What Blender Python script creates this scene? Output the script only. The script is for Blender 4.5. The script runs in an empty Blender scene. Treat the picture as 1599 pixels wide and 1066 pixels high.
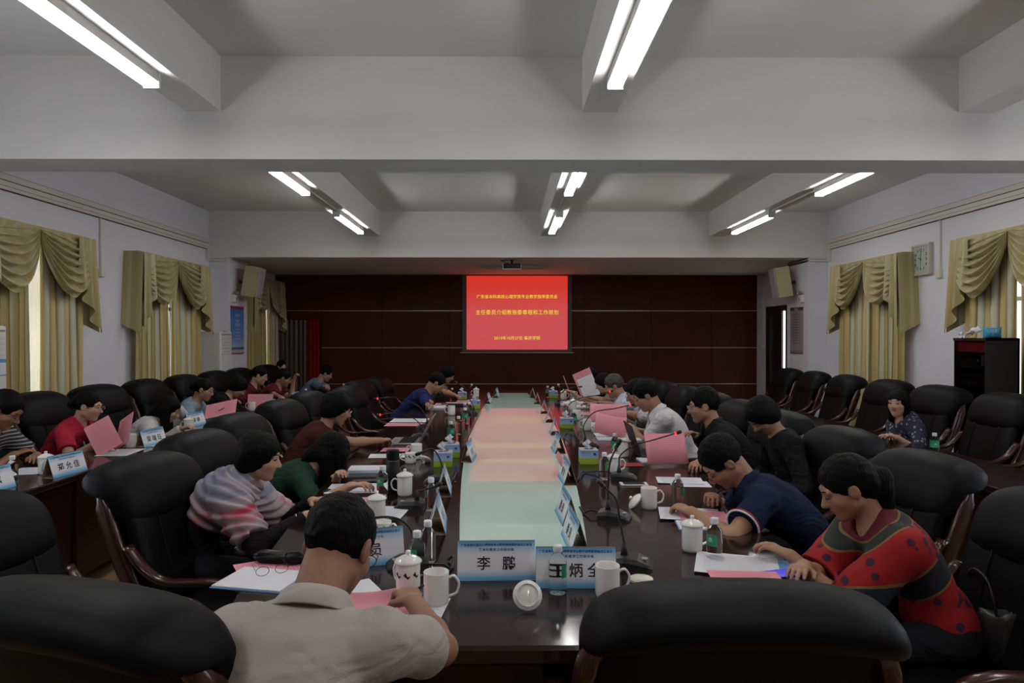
import bpy, bmesh, math, random
import numpy as np
from mathutils import Vector, Matrix
random.seed(7); np.random.seed(7)
C = bpy.context.scene.collection
PI = math.pi

# ------------------------------------------------------------------ camera, world, exposure
EYE = 1.60            # eye height of the photographer
F = 1066.0            # focal length in pixels of the 1599 px frame (24 mm)
cam_d = bpy.data.cameras.new('camera'); cam_d.sensor_width = 36.0; cam_d.lens = 24.0; cam_d.clip_start = 0.05
cam = bpy.data.objects.new('camera', cam_d); C.objects.link(cam)
cam.location = (0, 0, EYE); cam.rotation_euler = (math.radians(90 - 0.43), 0, math.radians(-0.403))
bpy.context.scene.camera = cam
world = bpy.data.worlds.new('world'); bpy.context.scene.world = world; world.use_nodes = True
world.node_tree.nodes['Background'].inputs[0].default_value = (0.88, 0.94, 1.0, 1)
world.node_tree.nodes['Background'].inputs[1].default_value = 5.0
vs = bpy.context.scene.view_settings
vs.view_transform = 'Standard'; vs.look = 'None'; vs.gamma = 1.0; vs.use_curve_mapping = False
vs.exposure = 0.0
TUBE = 38.0           # strength of a fluorescent tube

def W(px, py, d):     # point seen at a pixel of the photograph, d metres into the room
    return Vector(((px - 792.0) * d / F, d, EYE - (py - 525.0) * d / F))
TT = 0.76             # table tops
def T(px, py, z=TT):  # point on a horizontal plane
    d = F * (EYE - z) / (py - 525.0)
    return Vector(((px - 792.0) * d / F, d, z))

# ------------------------------------------------------------------ materials
def lin(c):
    return tuple(((x / 12.92) if x <= 0.04045 else ((x + 0.055) / 1.055) ** 2.4) for x in c)
def mat(name, col, rough=0.5, metal=0.0, var=0.0, scale=8.0, bump=0.0, bscale=60.0, spec=0.5, emit=None, estr=0.0, coat=0.0, trans=0.0, ior=1.45, alpha=1.0):
    m = bpy.data.materials.new(name); m.use_nodes = True
    nt = m.node_tree; b = nt.nodes['Principled BSDF']
    b.inputs['Base Color'].default_value = (*col, 1)
    b.inputs['Roughness'].default_value = rough; b.inputs['Metallic'].default_value = metal
    b.inputs['Specular IOR Level'].default_value = spec
    b.inputs['Coat Weight'].default_value = coat
    b.inputs['Transmission Weight'].default_value = trans; b.inputs['IOR'].default_value = ior
    b.inputs['Alpha'].default_value = alpha
    if emit: b.inputs['Emission Color'].default_value = (*emit, 1); b.inputs['Emission Strength'].default_value = estr
    tc = nt.nodes.new('ShaderNodeTexCoord')
    if var > 0:
        n = nt.nodes.new('ShaderNodeTexNoise'); n.inputs['Scale'].default_value = scale; n.inputs['Detail'].default_value = 5
        nt.links.new(tc.outputs['Object'], n.inputs['Vector'])
        r = nt.nodes.new('ShaderNodeMix'); r.data_type = 'RGBA'
        r.inputs[6].default_value = (*[c * (1 - var) for c in col], 1); r.inputs[7].default_value = (*[min(1, c * (1 + var)) for c in col], 1)
        nt.links.new(n.outputs['Fac'], r.inputs[0]); nt.links.new(r.outputs[2], b.inputs['Base Color'])
    if bump > 0:
        n = nt.nodes.new('ShaderNodeTexNoise'); n.inputs['Scale'].default_value = bscale; n.inputs['Detail'].default_value = 4
        nt.links.new(tc.outputs['Object'], n.inputs['Vector'])
        bp = nt.nodes.new('ShaderNodeBump'); bp.inputs['Strength'].default_value = bump; bp.inputs['Distance'].default_value = 0.01
        nt.links.new(n.outputs['Fac'], bp.inputs['Height']); nt.links.new(bp.outputs[0], b.inputs['Normal'])
    return m
def ramp(m, coord, axis, stops, mapping='LINEAR', scale=1.0, offset=0.0):
    """colour along one object / uv axis"""
    nt = m.node_tree; b = nt.nodes['Principled BSDF']
    tc = nt.nodes.new('ShaderNodeTexCoord'); sp = nt.nodes.new('ShaderNodeSeparateXYZ')
    nt.links.new(tc.outputs[coord], sp.inputs[0])
    ma = nt.nodes.new('ShaderNodeMath'); ma.operation = 'MULTIPLY_ADD'; ma.inputs[1].default_value = scale; ma.inputs[2].default_value = offset
    nt.links.new(sp.outputs[axis], ma.inputs[0])
    cr = nt.nodes.new('ShaderNodeValToRGB'); cr.color_ramp.interpolation = mapping
    e = cr.color_ramp.elements
    e[0].position = stops[0][0]; e[0].color = (*stops[0][1], 1); e[1].position = stops[-1][0]; e[1].color = (*stops[-1][1], 1)
    for p, c in stops[1:-1]:
        k = e.new(p); k.color = (*c, 1)
    nt.links.new(ma.outputs[0], cr.inputs[0])
    return nt, b, cr, ma
M = {}
M['wall'] = mat('wall_paint', (0.69, 0.69, 0.735), 0.85, var=0.03, scale=3, bump=0.05, bscale=120)
M['ceil'] = mat('ceiling_paint', (0.72, 0.71, 0.70), 0.9, var=0.03, scale=2, bump=0.04)
M['trunk'] = mat('white_plastic_trunking', (0.62, 0.61, 0.56), 0.5)
M['white'] = mat('white_plastic', (0.68, 0.68, 0.66), 0.4)
M['grey'] = mat('grey_plastic', (0.25, 0.25, 0.25), 0.5)
M['tube'] = mat('lit_tube', (1, 1, 1), 0.4, emit=(1.0, 0.99, 0.985), estr=TUBE)
M['batten'] = mat('batten_enamel', (0.5, 0.49, 0.45), 0.5)
M['leather'] = mat('black_leather', (0.0032, 0.0036, 0.0044), 0.52, var=0.25, scale=14, bump=0.10, bscale=260, spec=0.15)
M['leather_dull'] = mat('black_leather_back', (0.003, 0.003, 0.0033), 0.6, bump=0.1, bscale=220, spec=0.2)
M['wood'] = mat('lacquered_redwood', (0.042, 0.010, 0.006), 0.24, var=0.4, scale=12, coat=0.2)
M['table'] = mat('dark_lacquered_tabletop', (0.018, 0.0085, 0.0070), 0.13, var=0.35, scale=5, spec=0.5)
M['table_side'] = mat('dark_table_panel', (0.016, 0.005, 0.004), 0.3, var=0.3)
M['glass_top'] = mat('pale_green_glass', (0.56, 0.74, 0.66), 0.0, spec=0.32)
M['black'] = mat('black_plastic', (0.012, 0.012, 0.013), 0.4)
M['blackgloss'] = mat('black_gloss', (0.006, 0.006, 0.007), 0.3, spec=.25)
M['chrome'] = mat('chrome', (0.7, 0.7, 0.7), 0.15, metal=1)
M['alu'] = mat('brushed_aluminium', (0.5, 0.5, 0.5), 0.35, metal=0.9)
M['porcelain'] = mat('white_porcelain', (0.80, 0.79, 0.76), 0.12, coat=0.4)
M['cream'] = mat('cream_porcelain', (0.66, 0.66, 0.52), 0.2)
M['bottle'] = mat('clear_bottle', (0.93, 0.96, 0.95), 0.02, trans=1.0, ior=1.14)
M['cap'] = mat('bottle_cap', (0.72, 0.75, 0.78), 0.4)
M['label'] = mat('green_label', (0.02, 0.26, 0.13), 0.4)
M['paper'] = mat('white_paper', (0.72, 0.72, 0.77), 0.7)
M['pink'] = mat('pink_paper', (0.72, 0.27, 0.33), 0.7)
M['blue_card'] = mat('blue_card', (0.12, 0.33, 0.62), 0.5)
M['redcover'] = mat('red_cover', (0.30, 0.015, 0.015), 0.4)
M['brown_in'] = mat('card_inside', (0.30, 0.20, 0.14), 0.8)
M['ink'] = mat('black_ink', (0.006, 0.006, 0.008), 0.6)
M['inkblue'] = mat('navy_ink', (0.02, 0.05, 0.16), 0.6)
M['led'] = mat('red_led', (0.6, 0.0, 0.0), 0.4, emit=(1, 0.02, 0.02), estr=3.0)
M['wood_panel'] = mat('mahogany_panel', (0.072, 0.0155, 0.008), 0.45, spec=0.22, var=0.25, scale=2.5, bump=0.05, bscale=30)
M['silver'] = mat('silver_strip', (0.62, 0.55, 0.5), 0.3, metal=0.6)
M['screen_border'] = mat('screen_border', (0.13, 0.115, 0.105), 0.7)
M['tile'] = mat('glazed_floor_tile', (0.30, 0.19, 0.09), 0.25, var=0.12, scale=2)
M['grout'] = mat('floor_grout', (0.12, 0.09, 0.06), 0.9)
M['speaker'] = mat('cream_speaker_cabinet', (0.44, 0.42, 0.24), 0.5)
M['speaker_face'] = mat('speaker_grille', (0.42, 0.43, 0.46), 0.6, bump=0.5, bscale=400)
M['skin'] = mat('skin', (0.36, 0.195, 0.12), 0.5, var=0.08, scale=18, bump=0.05, bscale=90, spec=0.4)
M['skin_pale'] = mat('skin_pale', (0.47, 0.275, 0.185), 0.5, var=0.06, scale=18, bump=0.04, bscale=90, spec=0.4)
M['skin_dark'] = mat('skin_tan', (0.29, 0.145, 0.085), 0.5, var=0.08, scale=18, bump=0.05, bscale=90, spec=0.4)
M['lip'] = mat('lips', (0.30, 0.115, 0.085), 0.45)
M['hair'] = mat('black_hair', (0.0028, 0.0025, 0.0025), 0.55, spec=.12, bump=0.9, bscale=120)
M['hair_grey'] = mat('greying_hair', (0.045, 0.042, 0.04), 0.5, var=0.5, scale=60, bump=0.9, bscale=120)
M['eye'] = mat('eye_white', (0.33, 0.30, 0.27), 0.35)
M['iris'] = mat('iris', (0.01, 0.006, 0.005), 0.15)
M['lens'] = mat('spectacle_lens', (0.9, 0.9, 0.9), 0.05, trans=1.0, ior=1.05)
M['door'] = mat('dark_door_wood', (0.02, 0.008, 0.006), 0.4, var=0.3)
M['pane'] = mat('window_glass', (0.95, 0.97, 1), 0.02, trans=1.0, ior=1.02)
def hairy(m):   # strands: stretched noise in the bump
    nt = m.node_tree
    for n in nt.nodes:
        if n.type == 'TEX_NOISE' and n.inputs['Scale'].default_value == 120:
            mp = nt.nodes.new('ShaderNodeMapping'); mp.inputs['Scale'].default_value = (1, 1, 0.12)
            l = n.inputs['Vector'].links[0]; nt.links.new(l.from_socket, mp.inputs[0]); nt.links.new(mp.outputs[0], n.inputs['Vector'])
hairy(M['hair']); hairy(M['hair_grey'])
def cloth(name, col, rough=0.85, **k):
    m = mat(name, col, rough, var=k.get('var', 0.06), scale=10, bump=k.get('bump', 0.25), bscale=k.get('bscale', 500), spec=0.2)
    nt = m.node_tree; fine = [n for n in nt.nodes if n.type == 'BUMP'][0]; tc = [n for n in nt.nodes if n.type == 'TEX_COORD'][0]
    mp = nt.nodes.new('ShaderNodeMapping'); mp.inputs['Scale'].default_value = (1, 1, 1.7); mp.inputs['Rotation'].default_value = (.5, .4, .3)
    n = nt.nodes.new('ShaderNodeTexNoise'); n.inputs['Scale'].default_value = 6.5; n.inputs['Detail'].default_value = 1.5; n.inputs['Distortion'].default_value = 1.8
    b = nt.nodes.new('ShaderNodeBump'); b.inputs['Strength'].default_value = .55; b.inputs['Distance'].default_value = .035
    nt.links.new(tc.outputs['Object'], mp.inputs[0]); nt.links.new(mp.outputs[0], n.inputs['Vector']); nt.links.new(n.outputs['Fac'], b.inputs['Height']); nt.links.new(b.outputs[0], fine.inputs['Normal'])
    return m

# ------------------------------------------------------------------ mesh helpers
LAST = [None]
def link(name, me, m=None, parent=None, loc=None, smooth=False, kind=None):
    o = bpy.data.objects.new(name, me); C.objects.link(o); LAST[0] = o
    if m is not None:
        for x in (m if isinstance(m, (list, tuple)) else [m]): me.materials.append(x)
    if smooth:
        me.polygons.foreach_set('use_smooth', [True] * len(me.polygons))
    if parent is not None: o.parent = parent
    if loc is not None: o.location = loc
    if kind: o['kind'] = kind
    return o
class MB:
    def __init__(s): s.v = []; s.f = []; s.mi = []
    def add(s, vs_, fs_, mi=0):
        n = len(s.v); s.v += [tuple(p) for p in vs_]; s.f += [tuple(i + n for i in f) for f in fs_]; s.mi += [mi] * len(fs_); return s
    def box(s, lo, hi, mi=0):
        x0, y0, z0 = lo; x1, y1, z1 = hi
        return s.add([(x0,y0,z0),(x1,y0,z0),(x1,y1,z0),(x0,y1,z0),(x0,y0,z1),(x1,y0,z1),(x1,y1,z1),(x0,y1,z1)],
                     [(0,3,2,1),(4,5,6,7),(0,1,5,4),(1,2,6,5),(2,3,7,6),(3,0,4,7)], mi)
    def ring_loft(s, rings, caps=True, mi=0, closed=True):
        n = len(rings[0]); vs_ = [p for r in rings for p in r]; fs = []
        for i in range(len(rings) - 1):
            for j in range(n if closed else n - 1):
                a = i * n + j; b = i * n + (j + 1) % n
                fs.append((a, b, b + n, a + n))
        if caps: fs.append(tuple(range(n))[::-1]); fs.append(tuple(range((len(rings) - 1) * n, len(rings) * n)))
        return s.add(vs_, fs, mi)
    def lathe(s, prof, n=24, c=(0, 0, 0), mi=0, caps=True):
        rings = [[(c[0] + r * math.cos(2 * PI * k / n), c[1] + r * math.sin(2 * PI * k / n), c[2] + z) for k in range(n)] for r, z in prof]
        return s.ring_loft(rings, caps, mi)
    def tube(s, path, r, n=8, mi=0):
        path = [Vector(p) for p in path]; rr = r if isinstance(r, (list, tuple)) else [r] * len(path)
        rings = []; up = Vector((0, 0, 1))
        t0 = (path[1] - path[0]).normalized()
        if abs(t0.dot(up)) > 0.95: up = Vector((1, 0, 0))
        u = t0.cross(up).normalized()
        for i, p in enumerate(path):
            t = (path[min(i + 1, len(path) - 1)] - path[max(i - 1, 0)]).normalized()
            u = (u - t * u.dot(t)).normalized(); w = t.cross(u)
            rings.append([tuple(p + (u * math.cos(2 * PI * k / n) + w * math.sin(2 * PI * k / n)) * rr[i]) for k in range(n)])
        return s.ring_loft(rings, True, mi)
    def strip(s, path, w, h, nrm=(1, 0, 0), n=12, e=2.6, mi=0):
        """superellipse bar: w across nrm, h across the other direction; w,h may be lists"""
        path = [Vector(p) for p in path]; nr = Vector(nrm).normalized(); rings = []
        for i, p in enumerate(path):
            t = (path[min(i + 1, len(path) - 1)] - path[max(i - 1, 0)]).normalized()
            u = (nr - t * nr.dot(t)).normalized(); q = t.cross(u)
            ww = w[i] if isinstance(w, (list, tuple)) else w; hh = h[i] if isinstance(h, (list, tuple)) else h
            rings.append([tuple(p + u * (ww / 2) * sgnp(math.cos(2 * PI * k / n), 2 / e) + q * (hh / 2) * sgnp(math.sin(2 * PI * k / n), 2 / e)) for k in range(n)])
        return s.ring_loft(rings, True, mi)
    def mesh(s, name='m'):
        me = bpy.data.meshes.new(name); me.from_pydata(s.v, [], s.f)
        if any(s.mi): me.polygons.foreach_set('material_index', s.mi)
        me.update(); return me
    def build(s, name, m=None, parent=None, loc=None, smooth=False, kind=None, autos=False):
        me = s.mesh(name)
        if autos: fixn(me)
        return link(name, me, m, parent, loc, smooth, kind)
def fixn(me):
    bm = bmesh.new(); bm.from_mesh(me); bmesh.ops.recalc_face_normals(bm, faces=bm.faces); bm.to_mesh(me); bm.free()
def sgnp(x, p): return math.copysign(abs(x) ** p, x)
def spline(pts, n=6):
    P = [Vector(p) for p in pts]; P = [P[0] * 2 - P[1]] + P + [P[-1] * 2 - P[-2]]; out = []
    for i in range(1, len(P) - 2):
        for k in range(n):
            t = k / n; a, b, c, d = P[i - 1], P[i], P[i + 1], P[i + 2]
            out.append(0.5 * ((2 * b) + (c - a) * t + (2 * a - 5 * b + 4 * c - d) * t * t + (3 * b - a - 3 * c + d) * t ** 3))
    out.append(P[-2]); return out
def rbox(size, r=0.01, seg=2, c=(0, 0, 0)):
    bm = bmesh.new(); bmesh.ops.create_cube(bm, size=1.0)
    for v in bm.verts: v.co = Vector((v.co.x * size[0] + c[0], v.co.y * size[1] + c[1], v.co.z * size[2] + c[2]))
    bmesh.ops.bevel(bm, geom=bm.edges[:], offset=r, segments=seg, affect='EDGES', profile=0.5)
    me = bpy.data.meshes.new('rbox'); bm.to_mesh(me); bm.free(); return me
def tag(o, label, cat, group=None, kind=None):
    o['label'] = label; o['category'] = cat
    if group: o['group'] = group
    if kind: o['kind'] = kind
    return o
def thing(name, label, cat, loc=(0, 0, 0), rz=0.0, group=None):
    o = bpy.data.objects.new(name, None); C.objects.link(o); o.empty_display_size = 0.05
    o.location = loc; o.rotation_euler = (0, 0, rz); return tag(o, label, cat, group)
def dup(root, loc, rz, label, group=None):
    r = root.copy(); C.objects.link(r); r.location = loc; r.rotation_euler = (0, 0, rz); r['label'] = label
    if group: r['group'] = group
    for ch in list(root.children):
        c = ch.copy(); C.objects.link(c); c.parent = r
        for g in list(ch.children):
            d = g.copy(); C.objects.link(d); d.parent = c
    return r
def struct(name, mb, m, smooth=False):
    o = mb.build(name, m, smooth=smooth); o['kind'] = 'structure'; return o
def text(name, s, size, m, parent, loc, rot, bold=0.0, align='CENTER', cache={}, width=None, k=1.0):
    key = (s, size, bold, align, width)
    if key not in cache:
        cu = bpy.data.curves.new('t', 'FONT'); cu.body = s; cu.size = size; cu.align_x = align; cu.align_y = 'CENTER'; cu.offset = bold; cu.resolution_u = 2
        o = bpy.data.objects.new('t', cu); C.objects.link(o)
        bpy.context.view_layer.update()
        if width:
            x0 = o.dimensions.x; cu.space_character = width / max(x0, 1e-3); bpy.context.view_layer.update()
        me = bpy.data.meshes.new_from_object(o.evaluated_get(bpy.context.evaluated_depsgraph_get()))
        bpy.data.objects.remove(o); cache[key] = me
    me = cache[key]
    if not me.materials: me.materials.append(m)
    o = bpy.data.objects.new(name, me); C.objects.link(o); o.parent = parent; o.location = loc; o.rotation_euler = rot
    return o
# ------------------------------------------------------------------ the room
XL, XR = -4.575, 4.95          # side walls
YB, YF = -3.0, 13.5           # wall behind the photographer, panelled far wall
ZB, ZC, ZL = 2.814, 3.518, 3.140  # underside of cross beams, ceiling, underside of long beams
D1, D1b, D2 = 4.70, 5.07, 10.51
struct('floor', MB().box((XL - .3, YB, -0.1), (XR + .5, YF + .1, -0.012)), M['grout'])
fl = bpy.data.objects['floor']
tl = rbox((0.794, 0.794, 0.012), 0.002, 1); tl.materials.append(M['tile'])
for i in range(12):
    for j in range(20):
        o = bpy.data.objects.new('tile', tl); C.objects.link(o); o.parent = fl
        o.location = (XL + 0.38 + i * 0.8, YB + 0.4 + j * 0.8, -0.006)
ceil = struct('ceiling', MB().box((XL - .3, YB, ZC), (XR + .3, D2 + .3, ZC + .15)), M['ceil'])
struct('ceiling_over_stage', MB().box((XL - .3, D2 + .3, ZB), (XR + .5, YF + .2, ZB + .1)), M['ceil'])
def wallx(name, x0, x1, openings, y0, y1):      # wall in the YZ plane with openings (ya, yb, za, zb)
    mb = MB(); y = y0
    for ya, yb, za, zb in sorted(openings):
        mb.box((x0, y, -.1), (x1, ya, ZC)); mb.box((x0, ya, -.1), (x1, yb, za)); mb.box((x0, ya, zb), (x1, yb, ZC)); y = yb
    mb.box((x0, y, -.1), (x1, y1, ZC)); return struct(name, mb, M['wall'])
win = [(6.0, 6.9), (8.6, 9.5)]
wallx('wall_left', XL - .25, XL, [(a, b, 0.9, 2.50) for a, b in win] + [(2.6, 3.8, .9, 2.50), (12.2, 13.0, .9, 2.50)], YB, YF + .1)
wallx('wall_right', XR, XR + .25, [(6.0, 6.9, .9, 2.50), (8.6, 9.5, .9, 2.50), (2.6, 3.8, .9, 2.50), (11.45, 13.0, 0.0, 2.10)], YB, YF + .1)
struct('wall_back', MB().box((XL - .25, YB - .2, -.1), (XR + .25, YB, ZC)), M['wall'])
fw = struct('wall_front', MB().box((XL - .25, YF + .03, -.1), (XR + .3, YF + .2, ZB + .1)), M['wood_panel'])
# windows: frame + panes
wn = 0
for X, s, lst in ((XL - .12, 1, win + [(2.6, 3.8), (12.2, 13.0)]), (XR + .12, -1, [(6.0, 6.9), (8.6, 9.5), (2.6, 3.8)])):
    for a, b in lst:
        wn += 1; w = bpy.data.objects.new('window_%d' % wn, None); C.objects.link(w); w['kind'] = 'structure'
        fr = MB()
        for z in (0.9, 1.95, 2.46): fr.box((X - .03, a, z), (X + .03, b, z + .045))
        for y in (a, (a + b) / 2 - .02, b - .045): fr.box((X - .03, y, .9), (X + .03, y + .045, 2.50))
        fr.build('window_frame', M['alu'], w)
        for k in range(2):
            m0 = a + .045 + k * ((b - a) / 2 - .02)
            MB().box((X - .003, m0, .945), (X + .003, m0 + (b - a) / 2 - .07, 1.95)).build('pane', M['pane'], w)
            MB().box((X - .003, m0, 1.995), (X + .003, m0 + (b - a) / 2 - .07, 2.46)).build('pane', M['pane'], w)
# beams
struct('beam_near', MB().box((XL, D1, ZB), (XR, D1b, ZC)), M['ceil'])
struct('beam_far', MB().box((XL, D2, ZB), (XR, D2 + .3, ZC)), M['ceil'])
struct('beam_behind', MB().box((XL, -1.0, ZB), (XR, -.67, ZC)), M['ceil'])
BX = (-2.08, 0.635, 3.235)
for k, x in enumerate(BX):
    struct('beam_long', MB().box((x - .12, -.67, ZL), (x + .12, D1, ZC)), M['ceil'])
    struct('beam_long', MB().box((x - .12, D1b, ZL), (x + .12, D2, ZC)), M['ceil'])
# columns
for (x0, x1, y0, y1) in ((XL, -4.28, D2, 11.27), (4.64, XR, D2, 11.29), (XL, -4.28, D1, D1b), (4.64, XR, D1, D1b)):
    struct('column', MB().box((x0, y0, 0), (x1, y1, ZB)), M['wall'])
# cable trunking along both walls
def trunk(x, s):
    mb = MB()
    for z0, z1, t in ((2.93, 2.96, .035), (2.965, 3.012, .025), (3.017, 3.07, .04)):
        mb.box((min(x, x + s * t), D1b, z0), (max(x, x + s * t), D2 - .01, z1))
    for z0 in (2.75, 2.79):
        mb.box((min(x, x + s * .31), D2 - .03, z0), (max(x, x + s * .31), D2, z0 + .028))
        mb.box((x + s * .295, D2, z0) if s > 0 else (x + s * .31, D2, z0), (x + s * .31, D2 + .75, z0 + .028) if s > 0 else (x + s * .295, D2 + .75, z0 + .028))
    mb.box((min(x, x + s * .03), D2 - .12, 2.75), (max(x, x + s * .03), D2 - .01, 2.93))
    gr = MB()
    for z in (2.9625, 3.0145, 3.073, 2.9275): gr.box((min(x, x + s * .031), D1b, z - .003), (max(x, x + s * .031), D2 - .12, z + .003))
    struct('trim_groove', gr, M['grout'])
    return mb
struct('trim_1', trunk(XL, 1), M['trunk']); struct('trim_2', trunk(XR, -1), M['trunk'])
# conduit drops with their sockets
for lab, x, s, y in (('thin white cable conduit with a small switch box between left curtains', XL, 1, 7.70), ('thin white cable conduit with a small switch box beside the wall clock', XR, -1, 7.76)):
    t = thing('cable_conduit', lab, 'conduit', (x, y, 0))
    a, b = sorted((0, s * .022)); MB().box((a, -.014, 2.36), (b, .014, 2.93)).build('conduit_tube', M['trunk'], t)
    a, b = sorted((0, s * .045)); link('switch_box', rbox((.045, .07, .10), .008, 2, (s * .0225, 0, 2.315)), M['cream'], t)
t = thing('cable_conduit', 'white cable conduit running down the wall strip beside the dark door', 'conduit', (4.92, 13.15, 0))
MB().box((-.0, -.02, 1.42), (.025, .02, 2.8)).build('conduit_tube', M['trunk'], t); MB().box((-.02, -.04, 1.36), (.025, .04, 1.44)).build('switch_box', M['white'], t)
# far wall panelling : panels with silver strips between the rows
zs = [0.0, .30, 0.66, 1.377, 2.105, ZB]
xs = [XL + .0] + [(p - 792) * 13.5 / F for p in (502, 597, 702, 807, 912, 1017, 1112)] + [XR + .05]
DX0, DX1, DZ = -4.52, -3.68, 1.93     # doorway with curtains at the far left
for i in range(len(xs) - 1):
    for j in range(len(zs) - 1):
        x0, x1, z0, z1 = xs[i] + .004, xs[i + 1] - .004, zs[j] + .006, zs[j + 1] - .006
        if i == 0 and z1 < DZ: continue
        if i == 0 and z0 < DZ: z0 = DZ
        MB().box((x0, YF, z0), (x1, YF + .03, z1)).build('panel', M['wood_panel'], fw)
for z, xa in ((2.105, XL), (1.377, xs[1]), (.66, xs[1])):
    for i in range(len(xs) - 1):
        if xs[i] >= xa - .01: MB().box((xs[i] + .003, YF - .003, z - .006), (xs[i + 1] - .003, YF + .028, z + .006)).build('silver_strip', M['silver'], fw)
# light fittings
def fitting():
    t = thing('fluorescent_batten', '', 'ceiling light', group='twin tube battens under the beams')
    MB().box((-.042, -.69, -.055), (.042, .69, 0)).build('batten_body', M['batten'], t)
    for s in (-1, 1):
        MB().lathe([(.014, -.67), (.014, .67)], 10).build('tube', M['tube'], t)
        o = LAST[0]; o.location = (s * .026, 0, -.074); o.rotation_euler = (PI / 2, 0, 0)
    for s in (-1, 1): MB().box((-.045, s * .685 - .012, -.09), (.045, s * .685 + .012, 0)).build('end_cap', M['white'], t)
    return t
f0 = None
names = {-2.08: 'left long beam', .635: 'middle long beam', 3.235: 'right long beam'}
for x in BX:
    for y, w in ((0.7, 'behind the photographer end'), (3.34, 'before the wide cross beam'), (6.39, 'just past the cross beam'), (9.02, 'farthest and nearest the screen')):
        lab = 'lit twin tube light under the %s, %s' % (names[x], w)
        if y == 0.7: lab = 'lit twin tube batten light under the %s almost overhead' % names[x]
        if f0 is None: f0 = fitting(); f0.location = (x, y, ZL); f0['label'] = lab
        else: dup(f0, (x, y, ZL), 0, lab)
    if x != .56 or True:
        c = MB().box((x - .012, 7.10, ZL - .02), (x + .012, 8.31, ZL)).build('cable_duct', M['trunk']); tag(c, 'thin wiring duct joining two batten lights on %s' % names[x], 'duct')
# screen, projector
sc = thing('projection_screen', 'pull down projection screen showing a red title slide with yellow writing', 'screen', (0.195, YF - .06, 0))
zt, zb_ = 2.80, 1.29; hw = 1.078
MB().box((-hw, -.004, zb_), (hw, .004, zt)).build('screen_cloth', M['screen_border'], sc)
MB().tube([(-hw - .04, 0, zb_ - .012), (hw + .04, 0, zb_ - .012)], .016).build('bottom_bar', M['alu'], sc)
M['slide'] = mat('projected_slide', (0.02, 0.0, 0.0), 0.8)
nt, b, cr, ma = ramp(M['slide'], 'Object', 2, [(0, (0.57, 0.075, 0.085)), (.45, (0.58, 0.08, 0.08)), (.85, (.62, .04, .025)), (1, (.68, .035, .018))], scale=1 / 1.45, offset=-1.335 / 1.45)
nt.links.new(cr.outputs[0], b.inputs['Emission Color']); b.inputs['Emission Strength'].default_value = 1.0
sl = MB().box((-hw + .085, -.009, zb_ + .05), (hw - .085, -.0045, zt - .01)).build('slide_image', M['slide'], sc)
M['ytext'] = mat('slide_text', (0.1, .1, 0), .8, emit=(.95, .72, .06), estr=.9)
for s, z, size, w in (('广东省本科高校心理学类专业教学指导委员会', 1.6 + (525 - 463.5) * 13.44 / F, .078, 1.63), ('主任委员介绍教指委章程和工作规划', 1.6 + (525 - 488) * 13.44 / F, .098, 1.70), ('2019年10月27日·肇庆学院', 1.6 + (525 - 528) * 13.44 / F, .078, .92)):
    o = text('lettering', s, size, M['ytext'], sc, (0, -.0115, z), (PI / 2, 0, 0), bold=.0006, width=w)
pj = thing('ceiling_projector', 'dark projector with white trim hanging from the ceiling above the screen', 'projector', (.075, 10.86, 2.705))
link('casing', rbox((.28, .22, .085), .015, 2), M['blackgloss'], pj)
MB().box((-.142, -.113, -.047), (.142, .11, -.040)).build('white_trim', M['white'], pj)
for s in (-1, 1): MB().box((s * .142 - .004, -.113, -.047), (s * .142 + .004, .11, .04)).build('side_trim', M['white'], pj)
MB().lathe([(.028, 0), (.03, .03), (.022, .032)], 16).build('lens', M['chrome'], pj); LAST[0].rotation_euler = (-PI / 2, 0, 0); LAST[0].location = (.08, .11, 0)
MB().lathe([(.02, 0.04), (.02, .10), (.05, .102), (.05, .109)], 16).build('ceiling_mount', M['black'], pj)
LAST[0].location = (0, 0, 0)
MB().tube(spline([(-.05, 0, .05), (-.16, .0, .09), (-.16, 0, .10), (-.05, 0, .105)]), .006).build('cable', M['black'], pj)
t = thing('unlit_batten', 'unlit grey batten light on the low ceiling behind the projector', 'ceiling light', (.135, 11.7, ZB))
link('batten_body', rbox((1.2, .09, .05), .01, 2, (0, 0, -.025)), M['batten'], t); MB().box((-.5, -.03, -.058), (.5, .03, -.049)).build('diffuser', M['grey'], t)
# wall speakers
def speaker(lab, loc, rz, s):
    t = thing('wall_speaker', lab, 'speaker', loc, rz, 'cream wall speakers'); t.rotation_euler = (math.radians(9), 0, rz)
    pr = [(-.145, -.115), (.145, -.115), (.19, .115), (-.19, .115)]
    mb = MB(); mb.ring_loft([[(x, -y, z) for x, y in pr] for z in (-.235, .235)], True); mb.build('cabinet', M['speaker'], t, autos=True)
    MB().box((-.135, -.123, -.22), (.135, -.114, .22)).build('grille', M['speaker_face'], t)
    MB().box((-.02, .1, -.05), (.02, .22, .0)).build('bracket', M['black'], t)
    MB().box((.06, -.127, -.2), (.085, -.122, -.19)).build('badge', M['ink'], t)
    return t
speaker('cream wall speaker on the left column above the blue poster', (-4.02, 10.84, 2.46), math.radians(94), 1)
speaker('cream wall speaker on the right column beside the dark door', (4.38, 10.9, 2.46), math.radians(-96), -1)
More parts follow.
